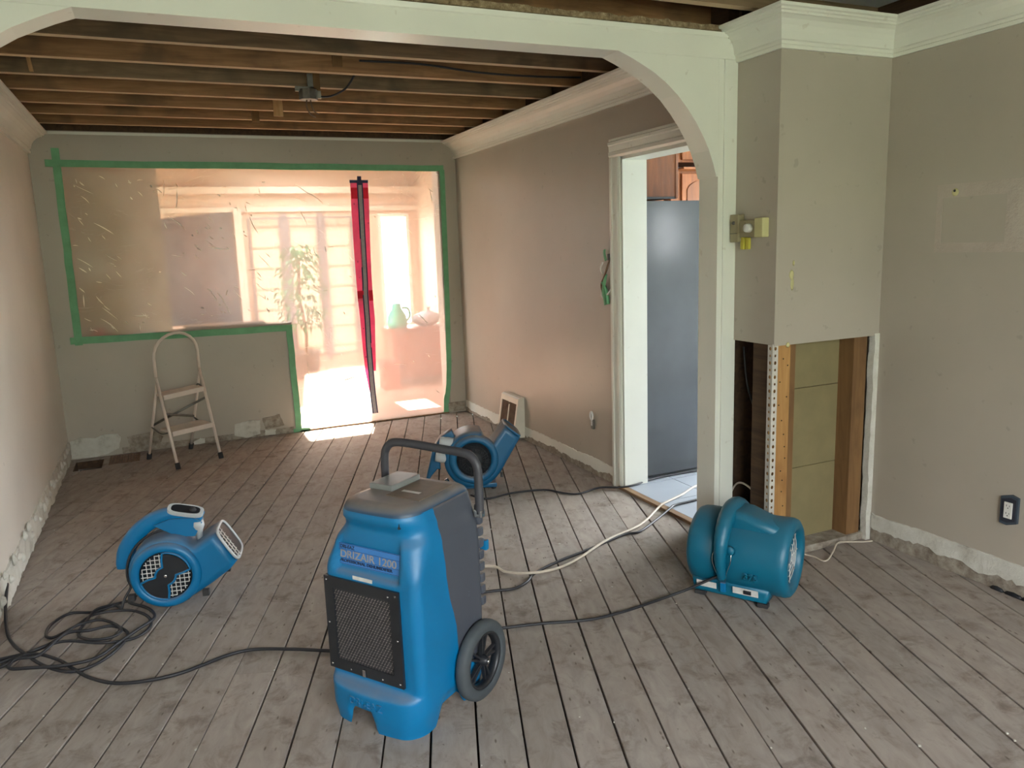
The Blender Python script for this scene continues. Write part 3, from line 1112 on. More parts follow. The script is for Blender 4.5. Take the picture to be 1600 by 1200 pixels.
patch('plaster_patch', [(0.016, 0.145), (0.083, 0.166), (0.19, 0.152), (0.258, 0.173), (0.346, 0.161), (0.36, 0.129), (0.338, 0.05), (0.263, 0.019), (0.173, 0.002), (0.009, 0.01)], 0.012, PLASTER_W, bb, label='white plaster patch beside the floor hole')
patch('plaster_patch', [(1.198, 0.129), (1.295, 0.144), (1.402, 0.142), (1.396, 0.022), (1.282, 0.004), (1.19, 0.038)], 0.008, PLASTER_W, bb)
patch('plaster_patch', [(1.435, 0.05), (1.523, 0.049), (1.513, 0.002), (1.431, 0.006)], 0.008, PLASTER_W, bb)
patch('plaster_patch', [(0.875, 0.027), (0.93, 0.05), (0.965, 0.045), (0.96, 0.006), (0.88, 0.004)], 0.008, PLASTER_W, bb)
patch('plaster_patch', [(0.40, 0.13), (0.60, 0.15), (0.66, 0.10), (0.62, 0.03), (0.42, 0.02)], 0.005, PLASTER_G, bb)
patch('plaster_patch', [(1.42, 0.15), (1.56, 0.17), (1.60, 0.07), (1.44, 0.055)], 0.004, PLASTER_G, bb)
# ghost of a removed wall plate on the right front wall
gp = []
m = MB()
y0, y1, z0, z1 = -0.96, -0.535, 1.405, 1.69
iy0, iy1, iz0, iz1 = -0.842, -0.562, 1.446, 1.634
for (a, b, c, d) in ((y0, y1, iz1, z1), (y0, y1, z0, iz0), (iy1, y1, iz0, iz1), (y0, iy0, iz0, iz1)):
    m.box(XR - 0.0015, XR, a, b, c, d)
part('skim_patch', m, JOINTC, D.objects['wall_right_front'], 'pale patch outlining a removed wall plate')
hk = thing('wall_anchor', 'cream screw anchor with a dark hole at the top of the pale wall patch', 'anchor', (XR, -0.618, 1.655))
part('plug', MB().lathe([(0.001, 0.006), (0.010, 0.006), (0.016, 0.002), (0.017, 0.0)], 14, Matrix.Rotation(-PI / 2, 4, 'Y')), CREAM, hk)
part('screw_hole', MB().lathe([(0.001, 0.008), (0.005, 0.008), (0.006, 0.005)], 10, Matrix.Translation((0, 0, 0.006)) @ Matrix.Rotation(-PI / 2, 4, 'Y')), BLACK, hk)

# outlets
ou = thing('wall_outlet', 'white duplex outlet in a dark angular cover on the right wall', 'outlet', (XR, -0.955, 0.361))
oct_ = [(-0.036, -0.062), (-0.005, -0.066), (0.036, -0.050), (0.036, 0.058), (0.006, 0.066), (-0.036, 0.052)]
part('cover_plate', MB().prism([(-y, z) for y, z in oct_], 0, -0.012, 0.0), simple('cover_slate', srgb(64, 74, 84), 0.5), ou)
part('cover_rim', MB().prism([(-y * 0.82, z * 0.82) for y, z in oct_], 0, -0.015, -0.011), simple('cover_slate_dark', srgb(44, 46, 56), 0.5), ou)
rc = part('receptacle', MB().box(-0.019, -0.014, -0.017, 0.017, -0.034, 0.034, bev=0.002), WHITEP, ou)
m = MB()
for z in (0.016, -0.016):
    m.box(-0.0196, -0.019, 0.005, 0.007, z, z + 0.008)
    m.box(-0.0196, -0.019, -0.007, -0.005, z, z + 0.007)
    m.box(-0.0196, -0.019, -0.002, 0.002, z - 0.008, z - 0.004)
part('slot', m, BLACK, rc)
o2 = thing('switch_box_bracket', 'bare metal device bracket with a white ring on the beige wall beside the doorway', 'bracket', (XW, 1.375, 0.365))
part('strap', MB().box(-0.014, 0, -0.016, 0.014, -0.058, 0.005, bev=0.003), GALV, o2)
part('inner_plate', MB().box(-0.017, -0.013, -0.008, 0.006, -0.035, 0.0), STICK, o2)
part('ring', MB().tube([(-0.016, 0.017 * math.cos(a * PI / 8), 0.03 + 0.026 * math.sin(a * PI / 8)) for a in range(16)], 0.006, 8, closed=True), WHITEP, o2)

# wire bundle taped beside the doorway
wb = thing('taped_wires', 'loose wires wrapped in green tape sticking out of the wall by the door casing', 'wires', (XW, 1.17, 1.28))
m = MB()
m.tube(spline([(-0.008, -0.045, 0.13), (-0.02, -0.035, 0.09), (-0.025, 0.0, 0.02), (-0.02, 0.05, -0.04), (-0.015, 0.03, -0.1)], 5), 0.006, 8)
part('dark_wire', m, RUST, wb)
m = MB()
m.tube(spline([(-0.012, 0.02, 0.175), (-0.016, 0.015, 0.15), (-0.015, 0.0, 0.11)], 5), 0.012, 8, flat=(0.014, 0.004))
m.tube(spline([(-0.02, -0.005, 0.03), (-0.024, 0.01, -0.03), (-0.022, 0.02, -0.08), (-0.02, 0.0, -0.155)], 5), 0.014, 8, flat=(0.017, 0.006))
m.tube(spline([(-0.022, 0.03, -0.02), (-0.024, -0.015, -0.07), (-0.02, -0.03, -0.15)], 5), 0.012, 8, flat=(0.012, 0.005))
part('green_tape_wrap', m, TAPE, wb)
for q in ([(-0.01, 0.045, 0.10), (-0.022, 0.05, 0.06), (-0.01, 0.045, 0.03)], [(-0.01, 0.06, -0.06), (-0.026, 0.035, -0.10), (-0.02, 0.02, -0.12)], [(-0.01, -0.045, -0.06), (-0.024, -0.03, -0.09), (-0.018, -0.01, -0.09)]):
    part('bare_strand', MB().tube(spline(q, 4), 0.0055, 7), WHITEP, wb)
part('grey_connector', MB().box(-0.022, 0, -0.045, -0.025, 0.11, 0.15, bev=0.004), HANDLE, wb)

# ------------------------------------------------------------------ kitchen doorway
dr = sroot('door_1')
for a, b, z0, z1 in ((DY1, DY1 + 0.105, 0, DZ), (DY0 - 0.105, DY0, 0, DZ)):
    mb = MB()
    s = 1 if a >= DY1 else -1
    e = DY1 if s > 0 else DY0
    prof = [(0, 0), (0, 0.010), (0.012, 0.018), (0.03, 0.018), (0.034, 0.013), (0.066, 0.016), (0.072, 0.022), (0.086, 0.022), (0.092, 0.014), (0.105, 0.014), (0.105, 0)]
    mb.prism([(XW - d, e + s * t) for t, d in prof], 2, 0.0, DZ + (0.0))
    part('casing', mb, WHITE, dr)
mb = MB()
mb.prism([(XW - d, DZ + t) for t, d in prof], 1, DY0 - 0.105, DY1 + 0.105)
part('head_casing', mb, WHITE, dr)
part('jamb', MB().box(XW, XW + 0.165, DY1 - 0.018, DY1, 0, DZ), WHITE, dr)
part('jamb', MB().box(XW, XW + 0.165, DY0, DY0 + 0.018, 0, DZ), WHITE, dr)
part('head_jamb', MB().box(XW, XW + 0.165, DY0, DY1, DZ - 0.018, DZ), WHITE, dr)
part('threshold', MB().box(XW - 0.03, XW + 0.012, DY0, DY1 + 0.02, 0.0, 0.017, bev=0.004), THRESH, dr, 'worn wooden threshold edge')

# kitchen floor tiles
kf = struct('floor_kitchen', MB().box(XW, 6.2, 0.10, 3.0, -0.03, 0.008).box(XR + 0.12, 6.2, -1.2, 0.10, -0.03, 0.008), GROUT)
ts = 0.335
for i in range(9):
    for j in range(13):
        x0 = XW + 0.012 + i * ts; y0 = -1.2 + 0.18 + j * ts
        if x0 + ts > 6.2 or y0 > 2.95:
            continue
        if y0 < 0.1 and x0 < XR + 0.12:
            continue
        part('tile', MB().box(x0 + 0.0025, x0 + ts - 0.0025, y0 + 0.0025, y0 + ts - 0.0025, 0.006, 0.016), TILE, kf)
m = MB()
m.box(XW + 0.16, 6.3, 3.0, 3.1, 0, 2.5)
m.box(6.2, 6.3, -1.2, -0.5, 0, 2.5).box(6.2, 6.3, 2.1, 3.0, 0, 2.5).box(6.2, 6.3, -0.5, 2.1, 0, 0.2).box(6.2, 6.3, -0.5, 2.1, 2.3, 2.5)
m.box(XR + 0.12, 5.08, -1.3, -1.2, 0, 2.5)
m.box(5.34, 6.3, -1.3, -1.2, 0, 2.5)
m.box(5.08, 5.34, -1.3, -1.2, 0, 1.32)
m.box(5.08, 5.34, -1.3, -1.2, 1.82, 2.5)
m.box(XR + 0.12, XR + 0.2, -1.2, 0.1, 0, 2.5)
m.box(XR, XR + 0.2, 0.1, 0.16, 0, 2.5)
struct('wall_kitchen', m, KWHITE)
struct('ceiling_kitchen', MB().box(XW + 0.16, 6.3, -1.3, 3.1, 2.5, 2.56), KWHITE)
m = MB()
for x in (5.08, 5.31):
    m.box(x, x + 0.03, -1.29, -1.22, 1.32, 1.82)
m.box(5.08, 5.34, -1.29, -1.22, 1.32, 1.35)
m.box(5.08, 5.34, -1.29, -1.22, 1.79, 1.82)
struct('window_2', m, WHITE)
m = MB()
for y in (-0.5, 0.77, 2.04):
    m.box(6.21, 6.29, y, y + 0.06, 0.2, 2.3)
m.box(6.21, 6.29, -0.5, 2.1, 0.2, 0.26)
m.box(6.21, 6.29, -0.5, 2.1, 2.24, 2.3)
struct('window_8', m, WHITE)

fr = thing('refrigerator', 'tall refrigerator with a glossy dark grey side panel just inside the kitchen doorway', 'refrigerator', (3.42, 1.055, 0.016))
part('side_panel', MB().box(0, 0.66, 0, 0.02, 0.02, 1.715, bev=0.004), FRIDGE, fr)
part('cabinet', MB().box(0.002, 0.655, 0.02, 0.74, 0.03, 1.715, bev=0.004), FRIDGE, fr)
part('door', MB().box(0.665, 0.72, 0.01, 0.735, 0.05, 1.2, bev=0.012), FRIDGE, fr)
part('freezer_door', MB().box(0.665, 0.72, 0.01, 0.735, 1.21, 1.72, bev=0.012), FRIDGE, fr)
part('hinge_cap', MB().box(0.5, 0.70, 0.02, 0.10, 1.717, 1.735, bev=0.004), BLACK, fr, 'black hinge cover on top')
part('foot', MB().box(0.03, 0.08, 0.03, 0.08, 0.0, 0.03), BLACK, fr)
part('foot', MB().box(0.58, 0.63, 0.03, 0.08, 0.0, 0.03), BLACK, fr)

kc = thing('wall_cabinet', 'oak wall cabinet above the refrigerator showing its plain brown side', 'cabinet', (3.42, 1.3, 1.77))
part('carcass', MB().box(0, 0.40, 0, 0.8, 0, 0.62, bev=0.002), OAK, kc)
part('face_frame', MB().box(0.40, 0.42, -0.004, 0.8, -0.01, 0.62, bev=0.003), OAK, kc)
part('door', MB().box(0.42, 0.44, 0.03, 0.38, 0.02, 0.60, bev=0.006), OAK_L, kc)
part('door', MB().box(0.42, 0.44, 0.41, 0.77, 0.02, 0.60, bev=0.006), OAK_L, kc)
part('light_rail', MB().box(0.0, 0.41, 0.0, 0.02, -0.015, 0.0), BLACK, kc)


def arch_door(parent, x0, x1, z0, z1, y):
    f = MB()
    f.box(x0, x1, y - 0.02, y, z0, z1, bev=0.004)
    d = part('door', f, OAK_L, parent)
    w = x1 - x0
    pts = [(x0 + 0.05, z0 + 0.05), (x1 - 0.05, z0 + 0.05), (x1 - 0.05, z1 - 0.13)]
    for k in range(13):
        a = k / 12
        pts.append((x1 - 0.05 - (w - 0.10) * a, z1 - 0.13 + 0.07 * math.sin(PI * a) ** 0.6))
    pts.append((x0 + 0.05, z1 - 0.13))
    part('raised_panel', MB().prism(pts, 1, y - 0.028, y - 0.019), OAK, d)


k2 = thing('corner_cabinet', 'light oak kitchen cabinet with cathedral-arched door seen past the refrigerator', 'cabinet', (4.72, 2.60, 1.56))
part('carcass', MB().box(0, 0.95, 0.0, 0.36, 0, 0.50, bev=0.002), OAK_L, k2)
arch_door(k2, 0.10, 0.48, 0.03, 0.48, 0.0)
arch_door(k2, 0.52, 0.90, 0.03, 0.48, 0.0)
k3 = thing('upper_cabinet', 'short oak cabinet over the arched cabinet near the kitchen ceiling', 'cabinet', (4.72, 2.60, 2.13))
part('carcass', MB().box(0, 0.95, 0.0, 0.36, 0, 0.36, bev=0.002), OAK_L, k3)
part('door', MB().box(0.10, 0.48, -0.02, 0.0, 0.02, 0.34, bev=0.005), OAK_L, k3)
part('door', MB().box(0.52, 0.90, -0.02, 0.0, 0.02, 0.34, bev=0.005), OAK_L, k3)
k4 = thing('base_cabinet', 'light oak kitchen cabinet low behind the refrigerator top', 'cabinet', (4.15, 2.63, 0.0))
part('carcass', MB().box(0, 0.52, 0.0, 0.35, 0.0, 2.0, bev=0.003), OAK_L, k4)
bo = thing('white_bowl', 'white bowl upside down on the ledge between the oak cabinets', 'bowl', (4.98, 2.52, 2.075))
part('bowl', MB().lathe([(0.055, 0.0), (0.05, 0.01), (0.03, 0.05), (0.014, 0.075), (0.001, 0.076)], 20), WHITEP, bo)
part('rim', MB().lathe([(0.056, 0.0), (0.058, 0.004), (0.054, 0.006)], 20), WHITEP, bo)
struct('trim_5', MB().box(4.72, 5.67, 2.42, 2.60, 2.06, 2.075), OAK_L)

# ------------------------------------------------------------------ sunroom beyond the plastic
SYB = 7.5
SX0, SX1 = -0.5, 4.05
struct('floor_sunroom', MB().box(SX0 - 0.1, SX1 + 0.1, YF + 0.05, SYB + 0.1, -0.05, -0.002), SFLOOR)
m = MB()
wins = [(0.83, 1.66, 0.72, 1.945), (1.83, 2.23, 0.15, 1.95), (2.31, 2.70, 0.15, 1.95), (2.77, 3.14, 0.15, 1.95), (3.50, 3.93, 0.45, 1.98)]
xs = SX0 - 0.1
for (a, b, c, d) in wins:
    m.box(xs, a, SYB, SYB + 0.12, 0, 2.6)
    m.box(a, b, SYB, SYB + 0.12, 0, c)
    m.box(a, b, SYB, SYB + 0.12, d, 2.6)
    xs = b
m.box(xs, SX1 + 0.1, SYB, SYB + 0.12, 0, 2.6)
struct('wall_sunroom_far', m, WALL_S)
m = MB()
m.box(SX1, SX1 + 0.1, YF + TW, SYB, 0, 2.6)
struct('wall_sunroom_right', m, WALL_S)
m = MB()
m.box(SX0 - 0.1, SX0, YF + TW, 4.7, 0, 2.6)
m.box(SX0 - 0.1, SX0, 6.5, SYB, 0, 2.6)
m.box(SX0 - 0.1, SX0, 4.7, 6.5, 0, 0.6)
m.box(SX0 - 0.1, SX0, 4.7, 6.5, 2.0, 2.6)
struct('wall_sunroom_left', m, WALL_S)
struct('wall_sunroom_near', MB().box(SX0, -0.12, YF + 0.02, YF + TW, 0, 2.6).box(XW + 0.16, SX1 + 0.1, YF + 0.02, YF + TW, 0, 2.6).box(SX0, SX1, YF + 0.02, YF + TW, 2.43, 2.6), WALL_S)
struct('wall_sunroom_return', MB().box(-0.45, 0.82, 4.08, 4.2, 0, 2.55), simple('sunroom_return_cream', srgb(240, 232, 208), 0.7, var=0.03, scale=3))
tag(MB().box(0.262, 0.335, 3.80, 3.83, 0.936, 0.985, bev=0.003).build('red_box', simple('red_card', srgb(206, 92, 76), 0.6)), 'tiny red box on the sill behind the film at its lower left corner', 'box')
# ceiling, with unseen skylight openings added to throw the sun patches
m = MB()
A = [(2.06, 2.66, 5.45, 7.0), (3.10, 3.42, 6.18, 6.72)]
m.box(SX0, 2.06, YF + 0.05, SYB, 2.55, 2.65)
m.box(2.06, 2.66, YF + 0.05, 5.45, 2.55, 2.65)
m.box(2.06, 2.66, 7.0, SYB, 2.55, 2.65)
m.box(2.66, 3.10, YF + 0.05, SYB, 2.55, 2.65)
m.box(3.10, 3.42, YF + 0.05, 6.18, 2.55, 2.65)
m.box(3.10, 3.42, 6.72, SYB, 2.55, 2.65)
m.box(3.42, SX1 + 0.1, YF + 0.05, SYB, 2.55, 2.65)
struct('ceiling_sunroom', m, CEIL_W)
struct('trim_6', MB().box(SX0, SX1, SYB - 0.14, SYB, 2.24, 2.32).box(SX0, SX1, SYB - 0.05, SYB, 2.02, 2.08), CEIL_W)
# window frames, curtains and the dark blind
random.seed(31)
for i, (a, b, c, d) in enumerate(wins):
    w_ = MB()
    t = 0.045
    w_.box(a, a + t, SYB - 0.01, SYB + 0.05, c, d)
    w_.box(b - t, b, SYB - 0.01, SYB + 0.05, c, d)
    w_.box(a + t, b - t, SYB - 0.01, SYB + 0.05, c, c + t)
    w_.box(a + t, b - t, SYB - 0.01, SYB + 0.05, d - t, d)
    wo = struct('window_%d' % (i + 3), w_, FRAME_G if i in (1, 2, 3) else WHITE if i == 4 else WALL_S)
    if 1 <= i <= 3:
        cu = MB()
        n = 24
        vs = []
        for k in range(n + 1):
            x = a + 0.03 + (b - a - 0.06) * k / n
            y = SYB - 0.03 + 0.008 * math.sin(k * 1.9 + i)
            vs += [(x, y, c + 0.02), (x, y, d - 0.02)]
        cu.add(vs, [(2 * k, 2 * k + 2, 2 * k + 3, 2 * k + 1) for k in range(n)], True)
        tag(cu.build('curtain', CURTAIN), ['', 'cream curtain over the glazed door panel nearest the sunroom corner post', 'cream curtain in the middle glazed panel behind the green plant', 'cream curtain in the glazed panel beside the zipper'][i], 'curtain', 'curtains in the sunroom glazed doors')
struct('trim_8', MB().box(2.232, 2.308, SYB - 0.02, SYB, 0.1, 2.0).box(2.702, 2.768, SYB - 0.02, SYB, 0.1, 2.0).box(3.142, 3.2, SYB - 0.02, SYB, 0.1, 2.0), FRAME_G)
struct('trim_7', MB().box(1.67, 1.76, SYB - 0.10, SYB, 0.5, 2.06), CEIL_W)
bl_ = thing('window_blind', 'dark grey slatted blind hanging crooked in the left sunroom window', 'blind', (1.245, SYB - 0.03, 1.39))
for k in range(11):
    z = 0.58 - k * 0.118
    sag = 0.045 if k == 0 else 0.0
    part('blind_slat', MB().prism([(-0.405, z - 0.122), (0.405, z - 0.122), (0.405, z + 0.06 if k == 0 else z), (-0.405, z - 0.02 if k == 0 else z)], 1, -0.004 - 0.003 * (k % 2), 0.0 - 0.003 * (k % 2)), BLIND, bl_)

# sunroom contents
random.seed(3)
pl = thing('potted_plant', 'bushy green potted plant standing in front of the curtained sunroom doors', 'plant', (2.28, 6.6, 0))
part('pot', MB().lathe([(0.001, 0.0), (0.13, 0.0), (0.17, 0.30), (0.18, 0.30), (0.18, 0.33), (0.15, 0.33), (0.001, 0.30)], 20), POT, pl)
part('stem', MB().tube(spline([(0, 0, 0.28), (0.02, 0.0, 0.6), (-0.02, 0.02, 0.95), (0.0, 0, 1.4)], 5), 0.018, 7), STUD_D, pl)
lf = MB()
for i in range(240):
    a = random.uniform(0, 2 * PI); h = random.uniform(0.62, 1.62)
    rr = 0.30 * math.sqrt(random.random()) * (1.0 - 0.55 * max(0, (h - 1.1) / 0.55))
    mt = Matrix.Translation((rr * math.cos(a), rr * math.sin(a), h)) @ Matrix.Rotation(a, 4, 'Z') @ Matrix.Rotation(random.uniform(0.2, 1.3), 4, 'Y')
    L = random.uniform(0.07, 0.12)
    lf.add([mt @ Vector(p) for p in ((0, 0, 0), (L * 0.5, L * 0.25, 0.01), (L, 0, -0.015), (L * 0.5, -L * 0.25, 0.01))], [(0, 1, 2, 3)])
part('foliage', lf, LEAF, pl)['kind'] = 'stuff'

cbn = thing('sunroom_cabinet', 'reddish-brown low wooden cabinet on the right of the sunroom', 'cabinet', (3.05, 5.45, 0))
part('carcass', MB().box(0, 0.62, 0, 0.42, 0.05, 0.60, bev=0.004), BROWNW, cbn)
part('top', MB().box(-0.02, 0.64, -0.02, 0.44, 0.60, 0.625, bev=0.004), BROWNW, cbn)
part('door', MB().box(0.02, 0.30, -0.018, 0, 0.08, 0.58, bev=0.004), BROWNW, cbn)
part('door', MB().box(0.32, 0.60, -0.018, 0, 0.08, 0.58, bev=0.004), BROWNW, cbn)
for x in (0.02, 0.54):
    part('leg', MB().box(x, x + 0.06, 0.03, 0.09, 0, 0.05), BROWNW, cbn)
    part('leg', MB().box(x, x + 0.06, 0.33, 0.39, 0, 0.05), BROWNW, cbn)
tq = thing('turquoise_jug', 'bright turquoise plastic jug on the brown sunroom cabinet', 'jug', (3.16, 5.62, 0.625))
part('body', MB().lathe([(0.001, 0), (0.10, 0), (0.115, 0.05), (0.10, 0.14), (0.05, 0.22), (0.045, 0.27), (0.001, 0.275)], 20), TURQ, tq)
part('handle', MB().tube(spline([(0.06, 0, 0.22), (0.13, 0, 0.21), (0.15, 0, 0.13), (0.11, 0, 0.07)], 6), 0.012, 8), TURQ, tq)
gb = thing('grey_bin_bag', 'grey rumpled bag lying beside the turquoise jug on the cabinet', 'bag', (3.52, 5.64, 0.625))
sb = bmesh.new()
bmesh.ops.create_icosphere(sb, subdivisions=3, radius=1.0)
for q in sb.verts:
    d = 1 + 0.18 * noise.noise(q.co * 2.2) + 0.07 * noise.noise(q.co * 6)
    q.co = Vector((q.co.x * 0.17 * d, q.co.y * 0.13 * d, max(-0.08, q.co.z * 0.085 * d) + 0.08))
mb = MB(); sb.verts.index_update()
mb.add([q.co.copy() for q in sb.verts], [[q.index for q in f.verts] for f in sb.faces], True); sb.free()
part('bag', mb, simple('bag_grey', srgb(190, 190, 200), 0.4, var=0.1), gb)
part('knot', MB().lathe([(0.001, 0.0), (0.03, 0.0), (0.012, 0.03), (0.028, 0.055), (0.001, 0.05)], 9, Matrix.Translation((0.02, 0, 0.155))), simple('bag_knot_grey', srgb(180, 180, 190), 0.4), gb)
ob = thing('orange_box', 'small orange box on the sunroom floor in front of the brown cabinet', 'box', (2.86, 5.25, 0))
part('box', MB().box(0, 0.18, 0, 0.16, 0, 0.28, bev=0.004), ORANGE, ob)
part('lid', MB().box(-0.004, 0.184, -0.004, 0.164, 0.28, 0.31, bev=0.004), ORANGE, ob)
struct('ground', MB().box(-40, 40, -40, 40, -0.6, -0.5).prism([(-8.0, -0.55), (-10.0, 1.8), (-13.0, 3.4), (-17.0, 3.6), (-17.0, -0.55)], 0, -14, 4.6), LAWN_BANK)  # prism is an added bank, unseen, to dim and tint the rear window

# ------------------------------------------------------------------ dust barrier: film, tape, zipper
dbr = thing('dust_barrier', 'clear plastic sheet taped over the stepped opening with a pink-edged zipper door', 'plastic sheet')
FX = [(0.175 + (3.085 - 0.175) * i / 90) for i in range(91)]
FZ = [(0.004 + (2.20 - 0.004) * j / 70) for j in range(71)]
fm = MB()
idx = {}
for i, x in enumerate(FX):
    for j, z in enumerate(FZ):
        if x < 1.70 and z < 0.905:
            continue
        e = min(x - 0.175, 3.085 - x, 2.20 - z, (z - 0.004) if x > 1.75 else z - 0.905, 9 if z > 0.95 else max(0.0, x - 1.70))
        k = max(0.0, min(1.0, (e - 0.05) / 0.35))
        y = YF - 0.004 + 0.055 * k * (0.45 + 0.5 * noise.noise(Vector((x * 1.7, z * 1.3, 0.2)))) + 0.012 * k * noise.noise(Vector((x * 6 + z * 4, z * 5 - x * 3, 3.0)))
        y += 0.005 * min(1, max(0, e * 12)) * noise.noise(Vector((x * 22, z * 18, 7.0)))
        if x < OX0 + 0.03 or x > OX1 - 0.03 or z > OZ1 - 0.03 or (x < SX + 0.03 and z < SZ + 0.03):
            y = min(y, YF - 0.003)
        idx[(i, j)] = len(fm.v)
        fm.v.append((x, y, z))
for i in range(90):
    for j in range(70):
        q = [(i, j), (i + 1, j), (i + 1, j + 1), (i, j + 1)]
        if all(p in idx for p in q):
            fm.f.append(tuple(idx[p] for p in q)); fm.sm.append(True)
part('film', fm, FILM, dbr, 'clear wrinkled plastic film')

random.seed(44)
for i in range(150):
    for _ in range(40):
        x = random.uniform(0.22, 1.60) if random.random() < 0.75 else random.uniform(1.75, 3.0)
        z = random.uniform(0.97, 2.10) if random.random() < 0.8 else random.uniform(0.1, 0.9)
        if (x < 1.75 and z < 0.97) or (2.25 < x < 2.48):
            continue
        if noise.noise(Vector((x * 2.0, z * 2.0, 9.0))) > -0.12 or random.random() < 0.25:
            break
    else:
        continue
    L = random.uniform(0.015, 0.06) if random.random() < 0.75 else random.uniform(0.06, 0.16)
    a = random.gauss(-0.75, 0.45)
    wd = random.uniform(0.0014, 0.0046) * (1.3 if L < 0.03 else 1)
    ca, sa = math.cos(a), math.sin(a)
    bend = random.uniform(-0.25, 0.25) * L
    sec = []
    for k in range(5):
        t = k / 4 - 0.5
        px_, pz_ = x + ca * L * t - sa * bend * (0.25 - t * t), z + sa * L * t + ca * bend * (0.25 - t * t)
        if not (0.2 < px_ < 3.06 and 0.03 < pz_ < 2.17):
            break
        w_ = wd * (1 - (2 * t) ** 2) + 0.0003
        i_ = min(90, max(0, round((px_ - 0.175) / 2.91 * 90))); j_ = min(70, max(0, round((pz_ - 0.004) / 2.196 * 70)))
        if (i_, j_) not in idx:
            break
        sec.append((px_, fm.v[idx[(i_, j_)]][1] - 0.006, pz_, w_))
    if len(sec) < 5:
        continue
    cm = MB()
    vs = []
    for px_, py_, pz_, w_ in sec:
        vs += [(px_ + sa * w_, py_ + 0.003, pz_ - ca * w_), (px_, py_, pz_), (px_ - sa * w_, py_ + 0.003, pz_ + ca * w_)]
    cm.add(vs, [(3 * k + o, 3 * k + o + 1, 3 * k + o + 4, 3 * k + o + 3) for k in range(4) for o in (0, 1)], True)
    part('film_crease', cm, CREASE_GLINT, dbr)


def tape(pts, w, yoff=0.0):
    """flat strip along wall points (x, z)"""
    m = MB()
    vs = []
    n = len(pts)
    for i, (x, z) in enumerate(pts):
        a = pts[max(i - 1, 0)]; b = pts[min(i + 1, n - 1)]
        dx, dz = b[0] - a[0], b[1] - a[1]
        L = math.hypot(dx, dz)
        nx, nz = -dz / L, dx / L
        ww = w * (1 + 0.06 * noise.noise(Vector((x * 6, z * 6, 1))))
        for s, yy in ((-0.5, YF - 0.010 - yoff), (0.5, YF - 0.010 - yoff), (0.5, YF - 0.006), (-0.5, YF - 0.006)):
            vs.append((x + nx * ww * s, yy, z + nz * ww * s))
    fs = []
    for i in range(n - 1):
        for k in range(4):
            l = (k + 1) % 4
            fs.append((i * 4 + k, i * 4 + l, (i + 1) * 4 + l, (i + 1) * 4 + k))
    fs.append((0, 1, 2, 3)); fs.append(tuple(range((n - 1) * 4, n * 4)))
    m.add(vs, fs)
    return part('tape_strip', m, TAPE, dbr, 'green masking tape', recalc=True)


def line(p, q, n=14, wob=0.003):
    return [(p[0] + (q[0] - p[0]) * i / n + random.uniform(-wob, wob), p[1] + (q[1] - p[1]) * i / n + random.uniform(-wob, wob)) for i in range(n + 1)]


tape(line((0.10, 2.195), (3.125, 2.180)), 0.05, 0.0012)
tape(line((0.172, 2.30), (0.160, 0.87)), 0.052)
tape(line((0.105, 0.905), (1.72, 0.890)), 0.052, 0.0012)
tape(line((1.700, 0.885), (1.712, 0.01)), 0.050)
tape([(3.108, 2.17), (3.104, 1.6), (3.098, 1.0), (3.085, 0.45), (3.072, 0.27), (3.055, 0.16)], 0.046)
tape(line((3.05, 0.17), (3.035, 0.006), 4), 0.05, 0.0006)
tape(line((1.66, 0.02), (1.80, 0.008), 4, 0.008), 0.035, 0.002)

zp = [(2.296, 2.443, 2.374, 2.069), (2.295, 2.445, 2.374, 1.985), (2.293, 2.446, 2.375, 1.88), (2.293, 2.441, 2.375, 1.721), (2.292, 2.434, 2.373, 1.453), (2.295, 2.43, 2.369, 1.237), (2.296, 2.428, 2.364, 1.127), (2.302, 2.43, 2.363, 0.907), (2.309, 2.421, 2.362, 0.684), (2.315, 2.409, 2.363, 0.458), (2.338, 2.395, 2.366, 0.286), (2.347, 2.393, 2.370, 0.171), (2.353, 2.393, 2.375, 0.084)]
ZY = YF - 0.012


def film_y(x, z):
    """depth of the film at a wall point"""
    i = min(90, max(0, round((x - 0.175) / (3.085 - 0.175) * 90)))
    j = min(70, max(0, round((z - 0.004) / (2.20 - 0.004) * 70)))
    return fm.v[idx[(i, j)]][1] if (i, j) in idx else YF


def ribbon(name, left, right, yb, th, mat, parent, label=None):
    m = MB()
    vs = []
    for (x0, z), (x1, z_) in zip(left, right):
        y = min(film_y(x0, z), film_y(x1, z)) - yb
        vs += [(x0, y, z), (x1, y, z), (x1, y + th, z), (x0, y + th, z)]
    n = len(left)
    fs = []
    for i in range(n - 1):
        for k in range(4):
            l = (k + 1) % 4
            fs.append((i * 4 + k, i * 4 + l, (i + 1) * 4 + l, (i + 1) * 4 + k))
    fs.append((0, 1, 2, 3)); fs.append(tuple(range((n - 1) * 4, n * 4)))
    m.add(vs, fs)
    return part(name, m, mat, parent, label, recalc=True)


